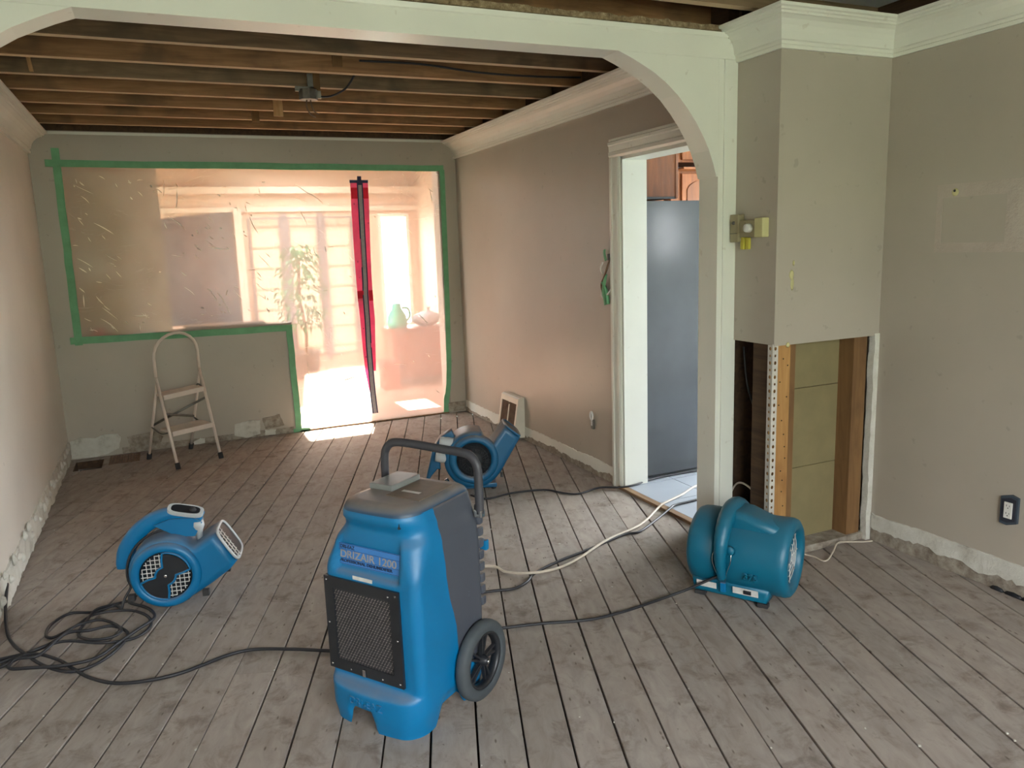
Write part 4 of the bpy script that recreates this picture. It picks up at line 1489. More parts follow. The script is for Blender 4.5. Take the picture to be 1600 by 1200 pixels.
zip_ = ribbon('zipper', [(c - 0.025, z) for l, r, c, z in zp], [(c + 0.025, z) for l, r, c, z in zp], 0.014, 0.003, NAVY, dbr, 'navy zipper tape with a grey tooth band')
ribbon('zip_teeth', [(c - 0.015, z) for l, r, c, z in zp], [(c + 0.014, z) for l, r, c, z in zp], 0.018, 0.004, ZIPG, zip_)
ribbon('adhesive_strip', [(l, z) for l, r, c, z in zp[:-2]], [(min(c - 0.018, r), z) for l, r, c, z in zp[:-2]], 0.010, 0.003, PINK, dbr, 'pink adhesive strip')
ribbon('adhesive_strip', [(c + 0.020, z) for l, r, c, z in zp[:10]], [(max(r, c + 0.021), z) for l, r, c, z in zp[:10]], 0.010, 0.003, PINK, dbr, 'pink adhesive strip')
for (z0, z1) in ((2.02, 1.93), (1.16, 1.07)):
    ribbon('doubled_strip', [(2.294, z0), (2.296, z1)], [(2.353, z0), (2.351, z1)], 0.0125, 0.002, RED, dbr, 'doubled red piece of adhesive strip')
    ribbon('doubled_strip', [(2.396, z0), (2.394, z1)], [(2.444 if z0 > 2 else 2.43, z0), (2.442 if z0 > 2 else 2.43, z1)], 0.0125, 0.002, RED, dbr, 'doubled red piece of adhesive strip')
ribbon('zip_end_tab', [(2.288, 2.082), (2.288, 2.058)], [(2.445, 2.082), (2.445, 2.058)], 0.016, 0.003, NAVY, dbr, 'navy cloth end of the zipper')
ribbon('zip_pull', [(2.352, 2.112), (2.352, 2.04)], [(2.386, 2.112), (2.388, 2.04)], 0.022, 0.004, NAVY, dbr, 'navy zipper head')
for i, (x, z) in enumerate(((2.312, 1.88), (2.425, 1.72), (2.312, 1.62), (2.312, 1.40), (2.318, 1.27), (2.32, 0.83), (2.324, 0.58))):
    o = text('strip_print', '0', 0.022, INKD, dbr, (x, film_y(x, z) - 0.0115, z), (PI / 2, 0, 0), 0.0002)

# ------------------------------------------------------------------ floor registers
rg = thing('floor_register', 'rusty brown floor register grille lying in the boards near the far wall', 'register', (0.275, 3.42, -0.004))
part('frame', MB().box(0, 0.21, 0, 0.012, 0, 0.005).box(0, 0.21, 0.258, 0.27, 0, 0.005).box(0, 0.012, 0.012, 0.258, 0, 0.005).box(0.198, 0.21, 0.012, 0.258, 0, 0.005), RUST, rg)
for i in range(9):
    x = 0.026 + i * 0.0195
    part('bar', MB().box(x, x + 0.007, 0.012, 0.258, -0.002, 0.003), RUST, rg)
m = MB()
for j in range(10):
    y = 0.03 + j * 0.023
    m.box(0.012, 0.198, y, y + 0.006, -0.004, 0.001)
part('cross_bars', m, RUST, rg)
m = MB()
m.box(0.04, 0.052, 3.34, 3.645, -0.06, -0.004).box(0.23, 0.242, 3.34, 3.645, -0.06, -0.004).box(0.052, 0.23, 3.34, 3.35, -0.06, -0.004).box(0.052, 0.23, 3.635, 3.645, -0.06, -0.004)
part('hole_lining', m, BOARD_D, floor, 'wooden sides of the open floor hole')

vr = thing('wall_register', 'cream sloping baseboard heat register with two brown grille panels on the right wall', 'register', (XW, 2.60, 0))
side = [(0, 0.02), (-0.095, 0.02), (-0.095, 0.06), (-0.05, 0.325), (-0.035, 0.335), (0, 0.335)]
m = MB()
m.prism([(x, z) for x, z in side], 1, -0.162, -0.138)
m.prism([(x, z) for x, z in side], 1, 0.138, 0.162)
fr_ = [(-0.095, 0.02), (-0.095, 0.06), (-0.088, 0.06), (-0.088, 0.02)]
m.prism(fr_, 1, -0.138, 0.138)
m.prism([(-0.057, 0.285), (-0.05, 0.325), (-0.035, 0.335), (0, 0.335), (0, 0.325), (-0.03, 0.285)], 1, -0.138, 0.138)
m.prism([(-0.095, 0.06), (-0.057, 0.285), (-0.05, 0.285), (-0.088, 0.06)], 1, -0.008, 0.004)
part('housing', m, VENTW, vr, recalc=True)
for (a, b) in ((-0.137, -0.009), (0.005, 0.137)):
    g = MB()
    g.prism([(-0.086, 0.06), (-0.048, 0.286), (-0.042, 0.286), (-0.080, 0.06)], 1, a, b)
    p_ = part('grille_panel', g, RUST, vr)
    s_ = MB()
    for k in range(10):
        y = a + 0.006 + (b - a - 0.012) * k / 9
        s_.prism([(-0.091, 0.062), (-0.053, 0.284), (-0.048, 0.284), (-0.086, 0.062)], 1, y - 0.0018, y + 0.0018)
    part('louvre_slats', s_, RUST, p_)
part('damper_lever', MB().box(-0.075, -0.055, -0.02, -0.008, 0.27, 0.283), RUST, vr)

# ------------------------------------------------------------------ step ladder
ld = thing('step_ladder', 'small cream two-step folding ladder with a round hoop handle by the far wall', 'step ladder')
FL, FR, BL, BR = Vector((0.746, 3.0, 0.0)), Vector((1.047, 3.155, 0.0)), Vector((0.549, 3.437, 0.0)), Vector((0.849, 3.60, 0.0))
HL, HR = Vector((0.665, 3.26, 0.635)), Vector((0.968, 3.405, 0.66))
ax = (HR - HL).normalized()
lean = ((HL + HR) / 2 - (FL + FR) / 2).normalized()
for nm, a, b in (('front_leg', FL, HL), ('front_leg', FR, HR)):
    d = (b - a).normalized()
    part(nm, MB().tube([a + d * 0.03, b], 0.0, 10, flat=(0.015, 0.011), smooth=True), LADDER, ld)
for nm, a, b in (('rear_leg', BL, HL - ax * -0.004 + Vector((0, 0.02, -0.03))), ('rear_leg', BR, HR + Vector((0, 0.02, -0.03)))):
    d = (b - a).normalized()
    part(nm, MB().tube([a + d * 0.03, b], 0.0, 10, flat=(0.012, 0.010)), LADDER, ld)
for a in (FL, FR, BL, BR):
    t_ = HL if a in (FL, BL) else HR
    d = (t_ - a).normalized()
    part('rubber_foot', MB().tube([a, a + d * 0.045], 0.018, 10), BLACK_R, ld, 'black rubber foot')
hp = []
mid = (HL + HR) / 2
half = (HR - HL).length / 2
upv = Vector((0.0, 0.045, 1)).normalized()
hp.append(HL); hp.append(HL + upv * 0.12)
for k in range(0, 13):
    a = PI - PI * k / 12
    hp.append(mid + ax * (half * math.cos(a)) + upv * (0.145 + 0.155 * math.sin(a)))
hp.append(HR + upv * 0.12); hp.append(HR)
part('hoop_handle', MB().tube(hp, 0.011, 10), LADDER, ld)


def step(t, depth, name):
    a = FL.lerp(HL, t); b = FR.lerp(HR, t)
    back = Vector((-ax.y, ax.x, 0)).normalized()
    m = MB()
    for dz, th_, d0, d1 in ((0, 0.016, -0.02, depth), (-0.018, 0.02, -0.022, -0.016)):
        vs = []
        for z in (dz, dz + th_):
            for p in (a + ax * 0.012 + back * d0, b - ax * 0.012 + back * d0, b - ax * 0.012 + back * d1, a + ax * 0.012 + back * d1):
                vs.append((p.x, p.y, p.z + z))
        m.add(vs, [(0, 3, 2, 1), (4, 5, 6, 7), (0, 1, 5, 4), (1, 2, 6, 5), (2, 3, 7, 6), (3, 0, 4, 7)])
    part(name, m, LADDER, ld)


step(0.78, 0.13, 'upper_step')
step(0.38, 0.17, 'lower_step')
f = lambda p, q, t: p.lerp(q, t)
for p, q in ((f(FL, HL, 0.60), f(BR, HR, 0.42)), (f(FR, HR, 0.68), f(BL, HL, 0.42))):
    part('cross_brace', MB().tube([p, q], 0.0, 8, flat=(0.004, 0.009)), GALV, ld, 'thin grey cross brace bar')
for q in ([f(FL, HL, 0.40), f(FL, HL, 0.36) + Vector((-0.06, 0.12, 0.0)), f(BL, HL, 0.40)], [f(FR, HR, 0.40), f(FR, HR, 0.36) + Vector((-0.06, 0.12, 0.0)), f(BR, HR, 0.40)], [f(FR, HR, 0.78), f(FR, HR, 0.80) + Vector((-0.04, 0.08, 0.01)), f(BR, HR, 0.72)]):
    part('side_link', MB().tube(spline(q, 5), 0.006, 6), GALV, ld)

# ------------------------------------------------------------------ dehumidifier
dh = thing('dehumidifier', 'large blue upright dehumidifier on two wheels with a black framed front grille', 'dehumidifier', (1.17, -0.53, 0), R(-55))


def smooth(t):
    t = max(0, min(1, t))
    return t * t * (3 - 2 * t)


def keyed(z, ks):
    for (a, va), (b, vb) in zip(ks, ks[1:]):
        if z <= b:
            t = smooth((z - a) / (b - a)) if b > a else 0
            return va + (vb - va) * t
    return ks[-1][1]


K_U0 = [(0, -0.040), (0.10, -0.046), (0.30, -0.046), (0.50, -0.042), (0.58, -0.028), (0.655, 0.000), (0.675, 0.004), (0.70, 0.010), (0.72, 0.02)]
K_U1 = [(0, 0.318), (0.10, 0.335), (0.30, 0.337), (0.52, 0.337), (0.60, 0.331), (0.66, 0.318), (0.70, 0.310), (0.72, 0.305)]
K_V0 = [(0, 0.0), (0.06, -0.012), (0.125, -0.012), (0.150, 0.006), (0.17, 0.006), (0.47, 0.004), (0.52, 0.006), (0.60, 0.020), (0.645, 0.044), (0.665, 0.048), (0.683, 0.036), (0.70, 0.036), (0.72, 0.05)]
K_V1 = [(0, 0.36), (0.1, 0.37), (0.6, 0.37), (0.70, 0.36), (0.72, 0.355)]
K_SEAM = [(0, 0.215), (0.28, 0.20), (0.36, 0.185), (0.42, 0.165), (0.50, 0.156), (0.60, 0.152), (0.66, 0.150), (0.70, 0.145), (0.75, 0.14)]


def ring(z):
    u0, u1, v0, v1 = keyed(z, K_U0), keyed(z, K_U1), keyed(z, K_V0), keyed(z, K_V1)
    rf = 0.055 if z < 0.13 else 0.03 if z < 0.52 else 0.045
    rf = keyed(z, [(0, 0.060), (0.12, 0.062), (0.16, 0.032), (0.5, 0.034), (0.62, 0.07), (0.72, 0.07)])
    rb = 0.035
    pts = []
    # perimeter by arc length: start front-left corner going right along the front
    segs = []
    def arc_(cx, cy, r, a0, a1, n):
        return [(cx + r * math.cos(a0 + (a1 - a0) * i / n), cy + r * math.sin(a0 + (a1 - a0) * i / n)) for i in range(n)]
    nf = 30
    for i in range(nf):
        t = i / nf
        pts.append((u0 + rf + (u1 - u0 - 2 * rf) * t, v0))
    pts += arc_(u1 - rf, v0 + rf, rf, -PI / 2, 0, 12)
    vm = max(v0 + rf + 0.01, keyed(z, K_SEAM))
    for i in range(12):
        pts.append((u1, v0 + rf + (vm - v0 - rf) * i / 12))
    for i in range(16):
        pts.append((u1, vm + (v1 - rb - vm) * i / 16))
    pts += arc_(u1 - rb, v1 - rb, rb, 0, PI / 2, 8)
    for i in range(14):
        t = i / 14
        pts.append((u1 - rb - (u1 - u0 - 2 * rb) * t, v1))
    pts += arc_(u0 + rb, v1 - rb, rb, PI / 2, PI, 8)
    for i in range(16):
        pts.append((u0, v1 - rb - (v1 - rb - vm) * i / 16))
    for i in range(12):
        pts.append((u0, vm - (vm - v0 - rf) * i / 12))
    pts += arc_(u0 + rf, v0 + rf, rf, PI, 3 * PI / 2, 12)
    out = []
    for (u, v) in pts:
        # bowed bumper
        wf = smooth((0.09 - (v - v0)) / 0.09)
        bow = keyed(z, [(0, 1), (0.125, 1), (0.15, 0.0), (0.64, 0.0), (0.67, 0.7), (0.72, 0.9)])
        c = (u - 0.145) / 0.2
        v -= wf * bow * 0.028 * max(0, 1 - c * c)
        # label recess between the side pillars
        rc_ = keyed(z, [(0, 0), (0.495, 0), (0.51, 1), (0.60, 0.9), (0.635, 0), (0.72, 0)])
        if wf > 0.9 and rc_ > 0:
            inside = smooth((u - 0.004) / 0.014) * smooth((0.272 - u) / 0.014)
            v += 0.020 * rc_ * inside
        out.append((u, v))
    return out


def foot_z(u, v):
    """height of the bottom edge around the skirt"""
    a = smooth((0.060 - abs(u - 0.118)) / 0.024) if v < 0.08 else 0
    b = smooth((0.085 - abs(v - 0.165)) / 0.05) * 0.9 if (u > 0.27 or u < 0.02) else 0
    c = smooth((0.09 - abs(u - 0.145)) / 0.03) if v > 0.33 else 0
    return 0.068 * max(a, b, c)


zs = [0.0, 0.012, 0.03, 0.05, 0.075, 0.095, 0.11, 0.122, 0.13, 0.138, 0.146, 0.155, 0.17, 0.2, 0.25, 0.3, 0.35, 0.4, 0.44, 0.47, 0.485, 0.495, 0.503, 0.512, 0.53, 0.55, 0.575, 0.59, 0.605, 0.62, 0.635, 0.645, 0.655, 0.664, 0.672, 0.68, 0.69, 0.70, 0.71]
rows = []
for z in zs:
    rg_ = ring(z)
    row = []
    for (u, v) in rg_:
        fz = foot_z(u, v)
        zz = z if z > 0.12 else fz + (0.12 - fz) * (z / 0.12)
        row.append(Vector((u, v, zz)))
    rows.append(row)
n_ = len(rows[0])
shell, rear = MB(), MB()
shell.v = [tuple(p) for r_ in rows for p in r_]
rear.v = list(shell.v)
for i in range(len(rows) - 1):
    for k in range(n_):
        l = (k + 1) % n_
        f4 = (i * n_ + k, i * n_ + l, (i + 1) * n_ + l, (i + 1) * n_ + k)
        cen = sum((Vector(shell.v[q]) for q in f4), Vector()) / 4
        tgt = rear if (54 <= k < 108 and cen.z > 0.135) else shell
        tgt.f.append(f4); tgt.sm.append(True)
t_ = len(rows) - 1
rear.f.append(tuple(t_ * n_ + k for k in range(n_))); rear.sm.append(False)


def prune(mb):
    used = sorted({i for f_ in mb.f for i in f_})
    mp = {o: i for i, o in enumerate(used)}
    mb.v = [mb.v[i] for i in used]
    mb.f = [tuple(mp[i] for i in f_) for f_ in mb.f]
    return mb


part('front_shell', prune(shell), BLUE, dh, 'bright blue moulded front shell')
rs = part('rear_shell', prune(rear), GREYP, dh, 'dark grey moulded rear shell')
part('base_pan', MB().box(0.02, 0.27, 0.05, 0.33, 0.07, 0.10), BLACK, dh)
# ribs on the rear edge
for i in range(9):
    z = 0.30 + i * 0.041
    for ua, ub in ((0.318, 0.339), (-0.050, -0.029)):
        part('rear_rib', MB().box(ua, ub, 0.350, 0.377, z, z + 0.032, bev=0.008), GREYP, dh)
# cap
m = MB()
cap = []
capz = [(0.688, -0.010), (0.696, -0.004), (0.708, -0.003), (0.720, -0.010), (0.730, -0.026), (0.734, -0.05)]
base = [Vector((p[0], p[1], 0)) for p in ring(0.70)]
cc = Vector((0.158, 0.2, 0))
rowsC = []
for z, o in capz:
    rowsC.append([Vector(((p.x + (p.x - cc.x) / max(0.05, (p - cc).length) * o), (p.y + (p.y - cc.y) / max(0.05, (p - cc).length) * o), z)) for p in base])
m.v = [tuple(p) for r_ in rowsC for p in r_]
for i in range(len(rowsC) - 1):
    for k in range(n_):
        l = (k + 1) % n_
        m.f.append((i * n_ + k, i * n_ + l, (i + 1) * n_ + l, (i + 1) * n_ + k)); m.sm.append(True)
m.f.append(tuple((len(rowsC) - 1) * n_ + k for k in range(n_))); m.sm.append(False)
part('top_cap', m, CAPM, dh, 'dust-covered rounded top cap')
part('control_window', MB().box(0.04, 0.135, 0.16, 0.31, 0.731, 0.752, bev=0.005), CLEARG, dh, 'hinged grey clear control cover')
part('control_panel', MB().box(0.142, 0.275, 0.12, 0.30, 0.731, 0.7365, bev=0.002), LBROWN, dh, 'brown control label panel')
part('top_sticker', MB().box(0.165, 0.235, 0.17, 0.185, 0.7366, 0.7372), STICK, dh)
part('vent_mark', MB().box(0.262, 0.268, -0.001, 0.012, 0.672, 0.690, Matrix.Translation((0, 0.028, 0))), BLACK, dh)
# grille frame, mesh and screws
GU0, GU1, GZ0, GZ1 = -0.032, 0.272, 0.165, 0.482
gv = -0.004
m = MB()
fwid = 0.036
m.box(GU0, GU1, gv, 0.012, GZ1 - fwid, GZ1).box(GU0, GU1, gv, 0.012, GZ0, GZ0 + fwid)
m.box(GU0, GU0 + fwid, gv, 0.012, GZ0 + fwid, GZ1 - fwid).box(GU1 - fwid, GU1, gv, 0.012, GZ0 + fwid, GZ1 - fwid)
gf = part('grille_frame', m, BLACK, dh, 'black square grille frame')
part('filter', MB().box(GU0 + 0.03, GU1 - 0.03, 0.004, 0.014, GZ0 + 0.03, GZ1 - 0.03), FILTER_M, gf)
m = MB()
# expanded-metal mesh: rows of zig-zag strands
nr = 26
for r_ in range(nr + 1):
    z = GZ0 + fwid + (GZ1 - GZ0 - 2 * fwid) * r_ / nr
    npt = 40
    pts = []
    for k in range(npt + 1):
        u = GU0 + fwid + (GU1 - GU0 - 2 * fwid) * k / npt
        dz = 0.0030 * (1 if (k + r_) % 2 else -1)
        pts.append((u, 0.001, z + dz))
    vs, fs = [], []
    for p in pts:
        vs += [(p[0], p[1], p[2] - 0.0010), (p[0], p[1] - 0.0012, p[2] + 0.0010)]
    fs = [(2 * k, 2 * k + 2, 2 * k + 3, 2 * k + 1) for k in range(npt)]
    m.add(vs, fs)
part('wire_mesh', m, MESHM, gf, 'fine grey metal mesh')['kind'] = 'stuff'
sc_me = None
for (u, z) in ((GU0 + 0.012, GZ1 - 0.012), (GU1 - 0.012, GZ1 - 0.014), (GU0 + 0.012, (GZ0 + GZ1) / 2), (GU1 - 0.012, (GZ0 + GZ1) / 2), (GU0 + 0.012, GZ0 + 0.014), (GU1 - 0.012, GZ0 + 0.014), (0.06, GZ0 + 0.012), (0.19, GZ0 + 0.012), (GU1 - 0.04, GZ1 - 0.02)):
    part('screw', MB().lathe([(0.001, 0.003), (0.003, 0.0025), (0.004, 0.0)], 8, Matrix.Translation((u, gv, z)) @ Matrix.Rotation(PI / 2, 4, 'X')), CHROME, gf)
part('latch_tab', MB().box(0.112, 0.124, gv - 0.008, gv, GZ0 + 0.004, GZ0 + 0.028, bev=0.002), CHROME, gf, 'small chrome latch tab')
# label with its lettering
lb = part('name_label', MB().box(0.012, 0.262, 0.0, 0.0015, -0.034, 0.034), LBLUE, dh, 'blue name label')
lb.location = (0, 0.0275, 0.555)
lb.rotation_euler = (R(-7), 0, 0)
text('lettering', 'DRI-EAZ', 0.016, INKD, lb, (0.018, -0.0006, 0.018), (PI / 2, 0, 0), bold=0.0002)
text('lettering', 'DRIZAIR 1200', 0.034, INKG, lb, (0.018, -0.0008, -0.0115), (PI / 2, 0, 0), sx=1.12, bold=0.0004)
text('lettering', 'PROFESSIONAL DEHUMIDIFIER', 0.0135, INKD, lb, (0.018, -0.0006, -0.026), (PI / 2, 0, 0), sx=1.16, bold=0.0003)
m = MB()
for a in (((0.014, 0.26), (0.0315, 0.0325)), ((0.014, 0.26), (-0.0325, -0.0315)), ((0.014, 0.015), (-0.0315, 0.0315)), ((0.259, 0.26), (-0.0315, 0.0315)), ((0.016, 0.258), (0.0135, 0.0142)), ((0.016, 0.258), (-0.0135, -0.0128))):
    m.box(a[0][0], a[0][1], -0.0006, 0.0, a[1][0], a[1][1])
part('label_border', m, INKD, lb)
part('rating_sticker', MB().box(0.085, 0.165, 0.0045, 0.006, 0.487, 0.499), STICK, dh)
text('embossed_lettering', 'DRI-EAZ', 0.036, BLUE, dh, (0.075, -0.0405, 0.085), (R(90), 0, 0), 0.0022, bold=0.0003, label='raised blue lettering on the bumper')

# wheels
for s, uo in ((1, 0.338), (-1, -0.051)):
    M0 = Matrix.Translation((uo, 0.30, 0.135)) @ Matrix.Rotation(s * PI / 2, 4, 'Y')
    wh = part('wheel', MB().lathe([(0.094, 0.000), (0.122, 0.0), (0.133, 0.007), (0.135, 0.018), (0.133, 0.032), (0.124, 0.040), (0.101, 0.041), (0.096, 0.036)], 48, M0, close=True), TYRE, dh, 'grey rubber tyre wheel')
    rm = MB()
    rm.lathe([(0.097, 0.004), (0.097, 0.036), (0.090, 0.036), (0.084, 0.030), (0.084, 0.008), (0.090, 0.004)], 40, M0, close=True)
    rm.lathe([(0.001, 0.004), (0.020, 0.004), (0.020, 0.030), (0.014, 0.040), (0.012, 0.046), (0.001, 0.047)], 16, M0)
    part('rim', rm, BLACK, wh)
    for k in range(5):
        a = 2 * PI * k / 5 + 0.35
        sp = MB()
        for off in (-1, 1):
            Ms = M0 @ Matrix.Rotation(a, 4, 'Z')
            sp.add([Ms @ Vector(p) for p in ((0.015, off * 0.004, 0.026), (0.088, off * 0.013 - 0.004, 0.022), (0.088, off * 0.013 + 0.004, 0.022), (0.015, off * 0.004 + 0.006, 0.026), (0.015, off * 0.004, 0.012), (0.088, off * 0.013 - 0.004, 0.012), (0.088, off * 0.013 + 0.004, 0.012), (0.015, off * 0.004 + 0.006, 0.012))],
                   [(0, 1, 2, 3), (7, 6, 5, 4), (0, 4, 5, 1), (1, 5, 6, 2), (2, 6, 7, 3), (3, 7, 4, 0)])
        part('spoke', sp, BLACK, wh)
    part('axle_cap', MB().lathe([(0.001, 0.0), (0.006, 0.0), (0.006, 0.004), (0.001, 0.005)], 12, M0 @ Matrix.Translation((0, 0, 0.046))), CHROME, wh)
part('axle', MB().tube([(-0.06, 0.30, 0.135), (0.345, 0.30, 0.135)], 0.01, 10), BLACK, dh)
# U handle
hz = [(0.350, 0.635), (0.350, 0.70), (0.350, 0.765), (0.345, 0.800), (0.325, 0.826), (0.295, 0.835), (0.22, 0.838), (0.10, 0.843), (0.02, 0.843), (-0.015, 0.833), (-0.036, 0.808), (-0.043, 0.775), (-0.045, 0.70), (-0.045, 0.635)]
part('handle', MB().tube(spline([(u, 0.34, z) for u, z in hz], 4), 0.0, 12, flat=(0.013, 0.015)), HANDLE, dh, 'dark grey bent tube handle')
for u in (0.344, -0.048):
    part('handle_clamp', MB().box(u - 0.010, u + 0.020, 0.328, 0.352, 0.622, 0.648, bev=0.004), CHROME, dh, 'chrome handle clamp')
part('hose_fitting', MB().box(0.318, 0.345, 0.376, 0.395, 0.49, 0.525, bev=0.004), BLUE, dh, 'small blue hose fitting')

# ------------------------------------------------------------------ air movers
def rounded_extrude(poly, y0, y1, bev, steps=5):
    """polygon in (x,z) extruded along y with rolled edges"""
    n = len(poly)
    ar = sum(poly[i][0] * poly[(i + 1) % n][1] - poly[(i + 1) % n][0] * poly[i][1] for i in range(n))
    sgn = 1 if ar > 0 else -1
    nrm = []
    for i in range(n):
        p, q, r_ = poly[(i - 1) % n], poly[i], poly[(i + 1) % n]
        e1 = Vector((q[0] - p[0], q[1] - p[1])).normalized(); e2 = Vector((r_[0] - q[0], r_[1] - q[1])).normalized()
        n1 = Vector((e1.y, -e1.x)) * sgn; n2 = Vector((e2.y, -e2.x)) * sgn
        b = (n1 + n2)
        b = b.normalized() if b.length > 1e-6 else n1
        nrm.append(b / max(0.5, b.dot(n1)))
    rows_ = []
    for k in range(steps + 1):
        a = PI / 2 * k / steps
        rows_.append((y0 + bev * (1 - math.sin(a)), bev * (1 - math.cos(a)))) if False else rows_.append((y0 + bev * (1 - math.cos(a)) if False else y0 + bev * (1 - math.sin(PI / 2 * k / steps)), bev * (1 - math.cos(PI / 2 * k / steps))))
    rows_ = [(y0 + bev * (1 - math.cos(a)), bev * (1 - math.sin(a))) for a in [PI / 2 * k / steps for k in range(steps + 1)]]
    back = [(y1 - (y - y0), o) for y, o in reversed(rows_)]
    allr = rows_ + back
    mb = MB()
    vs = []
    for y, o in allr:
        for p, nn in zip(poly, nrm):
            vs.append((p[0] - nn.x * o, y, p[1] - nn.y * o))
    fs = []
    for i in range(len(allr) - 1):
        for k in range(n):
            l = (k + 1) % n
            fs.append((i * n + k, i * n + l, (i + 1) * n + l, (i + 1) * n + k))
    mb.add(vs, fs, True)
    o = 0
    mb.f.append(tuple(range(n))); mb.sm.append(False)
    mb.f.append(tuple(range((len(allr) - 1) * n, len(allr) * n))); mb.sm.append(False)
    return mb


RX = Matrix.Rotation(PI / 2, 4, 'X')   # lathe axis +Z -> -Y (towards the intake side)

# -- blower 1: on the left, nozzle tilted up to the right
b1 = thing('air_mover', 'blue air mover with a barred silver-rimmed nozzle, beside the coiled cord', 'air mover', (0.66, 0.61, 0), R(-12), 'blue air movers drying the room')
CZ1 = 0.148
poly = []
for k in range(33):
    a = R(62) + (R(300) - R(62)) * k / 32
    r_ = 0.150 + 0.012 * (1 - k / 32)
    poly.append((r_ * math.cos(a), CZ1 + r_ * math.sin(a)))
poly += [(0.185, 0.082), (0.262, 0.135), (0.292, 0.168), (0.212, 0.308), (0.175, 0.290), (0.125, 0.262), (0.10, 0.270)]
part('housing', rounded_extrude(poly, 0.0, 0.205, 0.03), BLUE, b1, recalc=True)
m = MB()
m.lathe([(0.108, -0.006), (0.108, 0.010), (0.113, 0.016), (0.128, 0.018), (0.140, 0.012), (0.146, 0.0), (0.147, -0.02)], 48, Matrix.Translation((0, 0.0, CZ1)) @ RX)
part('intake_ring', m, BLUE, b1)
part('intake_well', MB().lathe([(0.001, -0.002), (0.108, -0.002), (0.108, 0.001), (0.001, 0.001)], 40, Matrix.Translation((0, 0, CZ1)) @ RX), BLACK, b1)
m = MB()
for i in range(-5, 6):
    o = i * 0.0185
    h = math.sqrt(max(0, 0.100 ** 2 - o * o))
    m.box(o - 0.0016, o + 0.0016, -0.007, -0.004, CZ1 - h, CZ1 + h)
    m.box(-h, h, -0.0075, -0.0045, CZ1 + o - 0.0016, CZ1 + o + 0.0016)
part('intake_grille', m, STICK, b1, 'white wire intake grille')
lobe = []
for k in range(72):
    a = 2 * PI * k / 72 + R(12)
    r_ = 0.098 if math.cos(2 * a - R(80)) > 0.0 else 0.040
    w_ = smooth((math.cos(2 * (a - R(52))) + 0.18) / 0.36)
    r_ = 0.036 + 0.062 * w_
    lobe.append((r_ * math.cos(a), CZ1 + r_ * math.sin(a)))
part('intake_cover', MB().prism(lobe, 1, -0.014, -0.008), BLACK, b1, 'dark two-winged intake cover plate')
rim2 = []
for k in range(72):
    a = 2 * PI * k / 72 + R(12)
    w_ = smooth((math.cos(2 * (a - R(52))) + 0.18) / 0.36)
    r_ = 0.041 + 0.064 * w_
    rim2.append((r_ * math.cos(a), -0.0125, CZ1 + r_ * math.sin(a)))
part('cover_rim', MB().tube(rim2, 0.005, 8, closed=True), BLUE, b1)
part('centre_screw', MB().lathe([(0.001, 0.002), (0.006, 0.002), (0.008, 0.0)], 12, Matrix.Translation((0, -0.014, CZ1)) @ RX), CHROME, b1)
# nozzle rim + guard
nd = Vector((0.868, 0, 0.496)); nt = Vector((-0.496, 0, 0.868))
nc = Vector((0.255, 0.1025, 0.241))
loop = []
for k in range(40):
    a = 2 * PI * k / 40
    e = 0.45
    cu, su = math.cos(a), math.sin(a)
    loop.append(nc + nd * 0.004 + nt * (0.080 * math.copysign(abs(cu) ** e, cu)) + Vector((0, 1, 0)) * (0.094 * math.copysign(abs(su) ** e, su)))
part('nozzle_rim', MB().tube(loop, 0.0065, 8, closed=True), SILVER, b1, 'silver nozzle rim')
m = MB()
m.add([p for p in loop], [tuple(range(40))])
part('nozzle_mouth', m, BLACK, b1)
m = MB()
for k in range(-2, 0):
    p = nc + nd * 0.010 + Vector((0, 1, 0)) * (k * 0.032)
    m.tube([p - nt * 0.078, p + nt * 0.078], 0.0022, 6)
for k in range(-3, 4):
    p = nc + nd * 0.012 + nt * (k * 0.021)
    m.tube([p - Vector((0, 0.09, 0)), p - Vector((0, 0.026, 0))], 0.0020, 6)
part('nozzle_guard', m, STICK, b1, 'white wire nozzle guard')
# handle with control plate
hpts = spline([(0.150, 0.10, 0.352), (0.10, 0.10, 0.375), (0.03, 0.10, 0.388), (-0.05, 0.10, 0.368), (-0.12, 0.10, 0.318), (-0.17, 0.10, 0.250), (-0.185, 0.10, 0.195), (-0.186, 0.10, 0.165)], 5)
part('handle', MB().tube(hpts, 0.0, 12, flat=(0.036, 0.021), up=(0, 1, 0)), BLUE, b1)
part('handle_web', MB().prism([(0.05, 0.29), (0.12, 0.285), (0.155, 0.345), (0.12, 0.368), (0.02, 0.372), (-0.045, 0.35)], 1, 0.072, 0.128), BLUE, b1)
part('handle_strut', MB().prism([(-0.165, 0.225), (-0.13, 0.165), (-0.118, 0.19), (-0.148, 0.245)], 1, 0.08, 0.12), BLUE, b1)
Mp = Matrix.Translation((0.090, 0.088, 0.404)) @ Matrix.Rotation(R(14), 4, 'Y') @ Matrix.Rotation(R(24), 4, 'X')
oval = [(0.075 * math.copysign(abs(math.cos(a)) ** 0.6, math.cos(a)), 0.032 * math.copysign(abs(math.sin(a)) ** 0.6, math.sin(a))) for a in [2 * PI * k / 32 for k in range(32)]]
part('control_plate', MB().prism(oval, 2, -0.012, 0.004, Mp), SILVER, b1, 'silver oval switch plate')
part('switch', MB().prism([(p[0] * 0.8, p[1] * 0.72) for p in oval], 2, 0.003, 0.006, Mp), BLACK, b1)
part('dial', MB().lathe([(0.001, 0.016), (0.012, 0.016), (0.015, 0.004)], 14, Mp @ Matrix.Translation((0.03, 0, 0))), BLACK_R, b1)
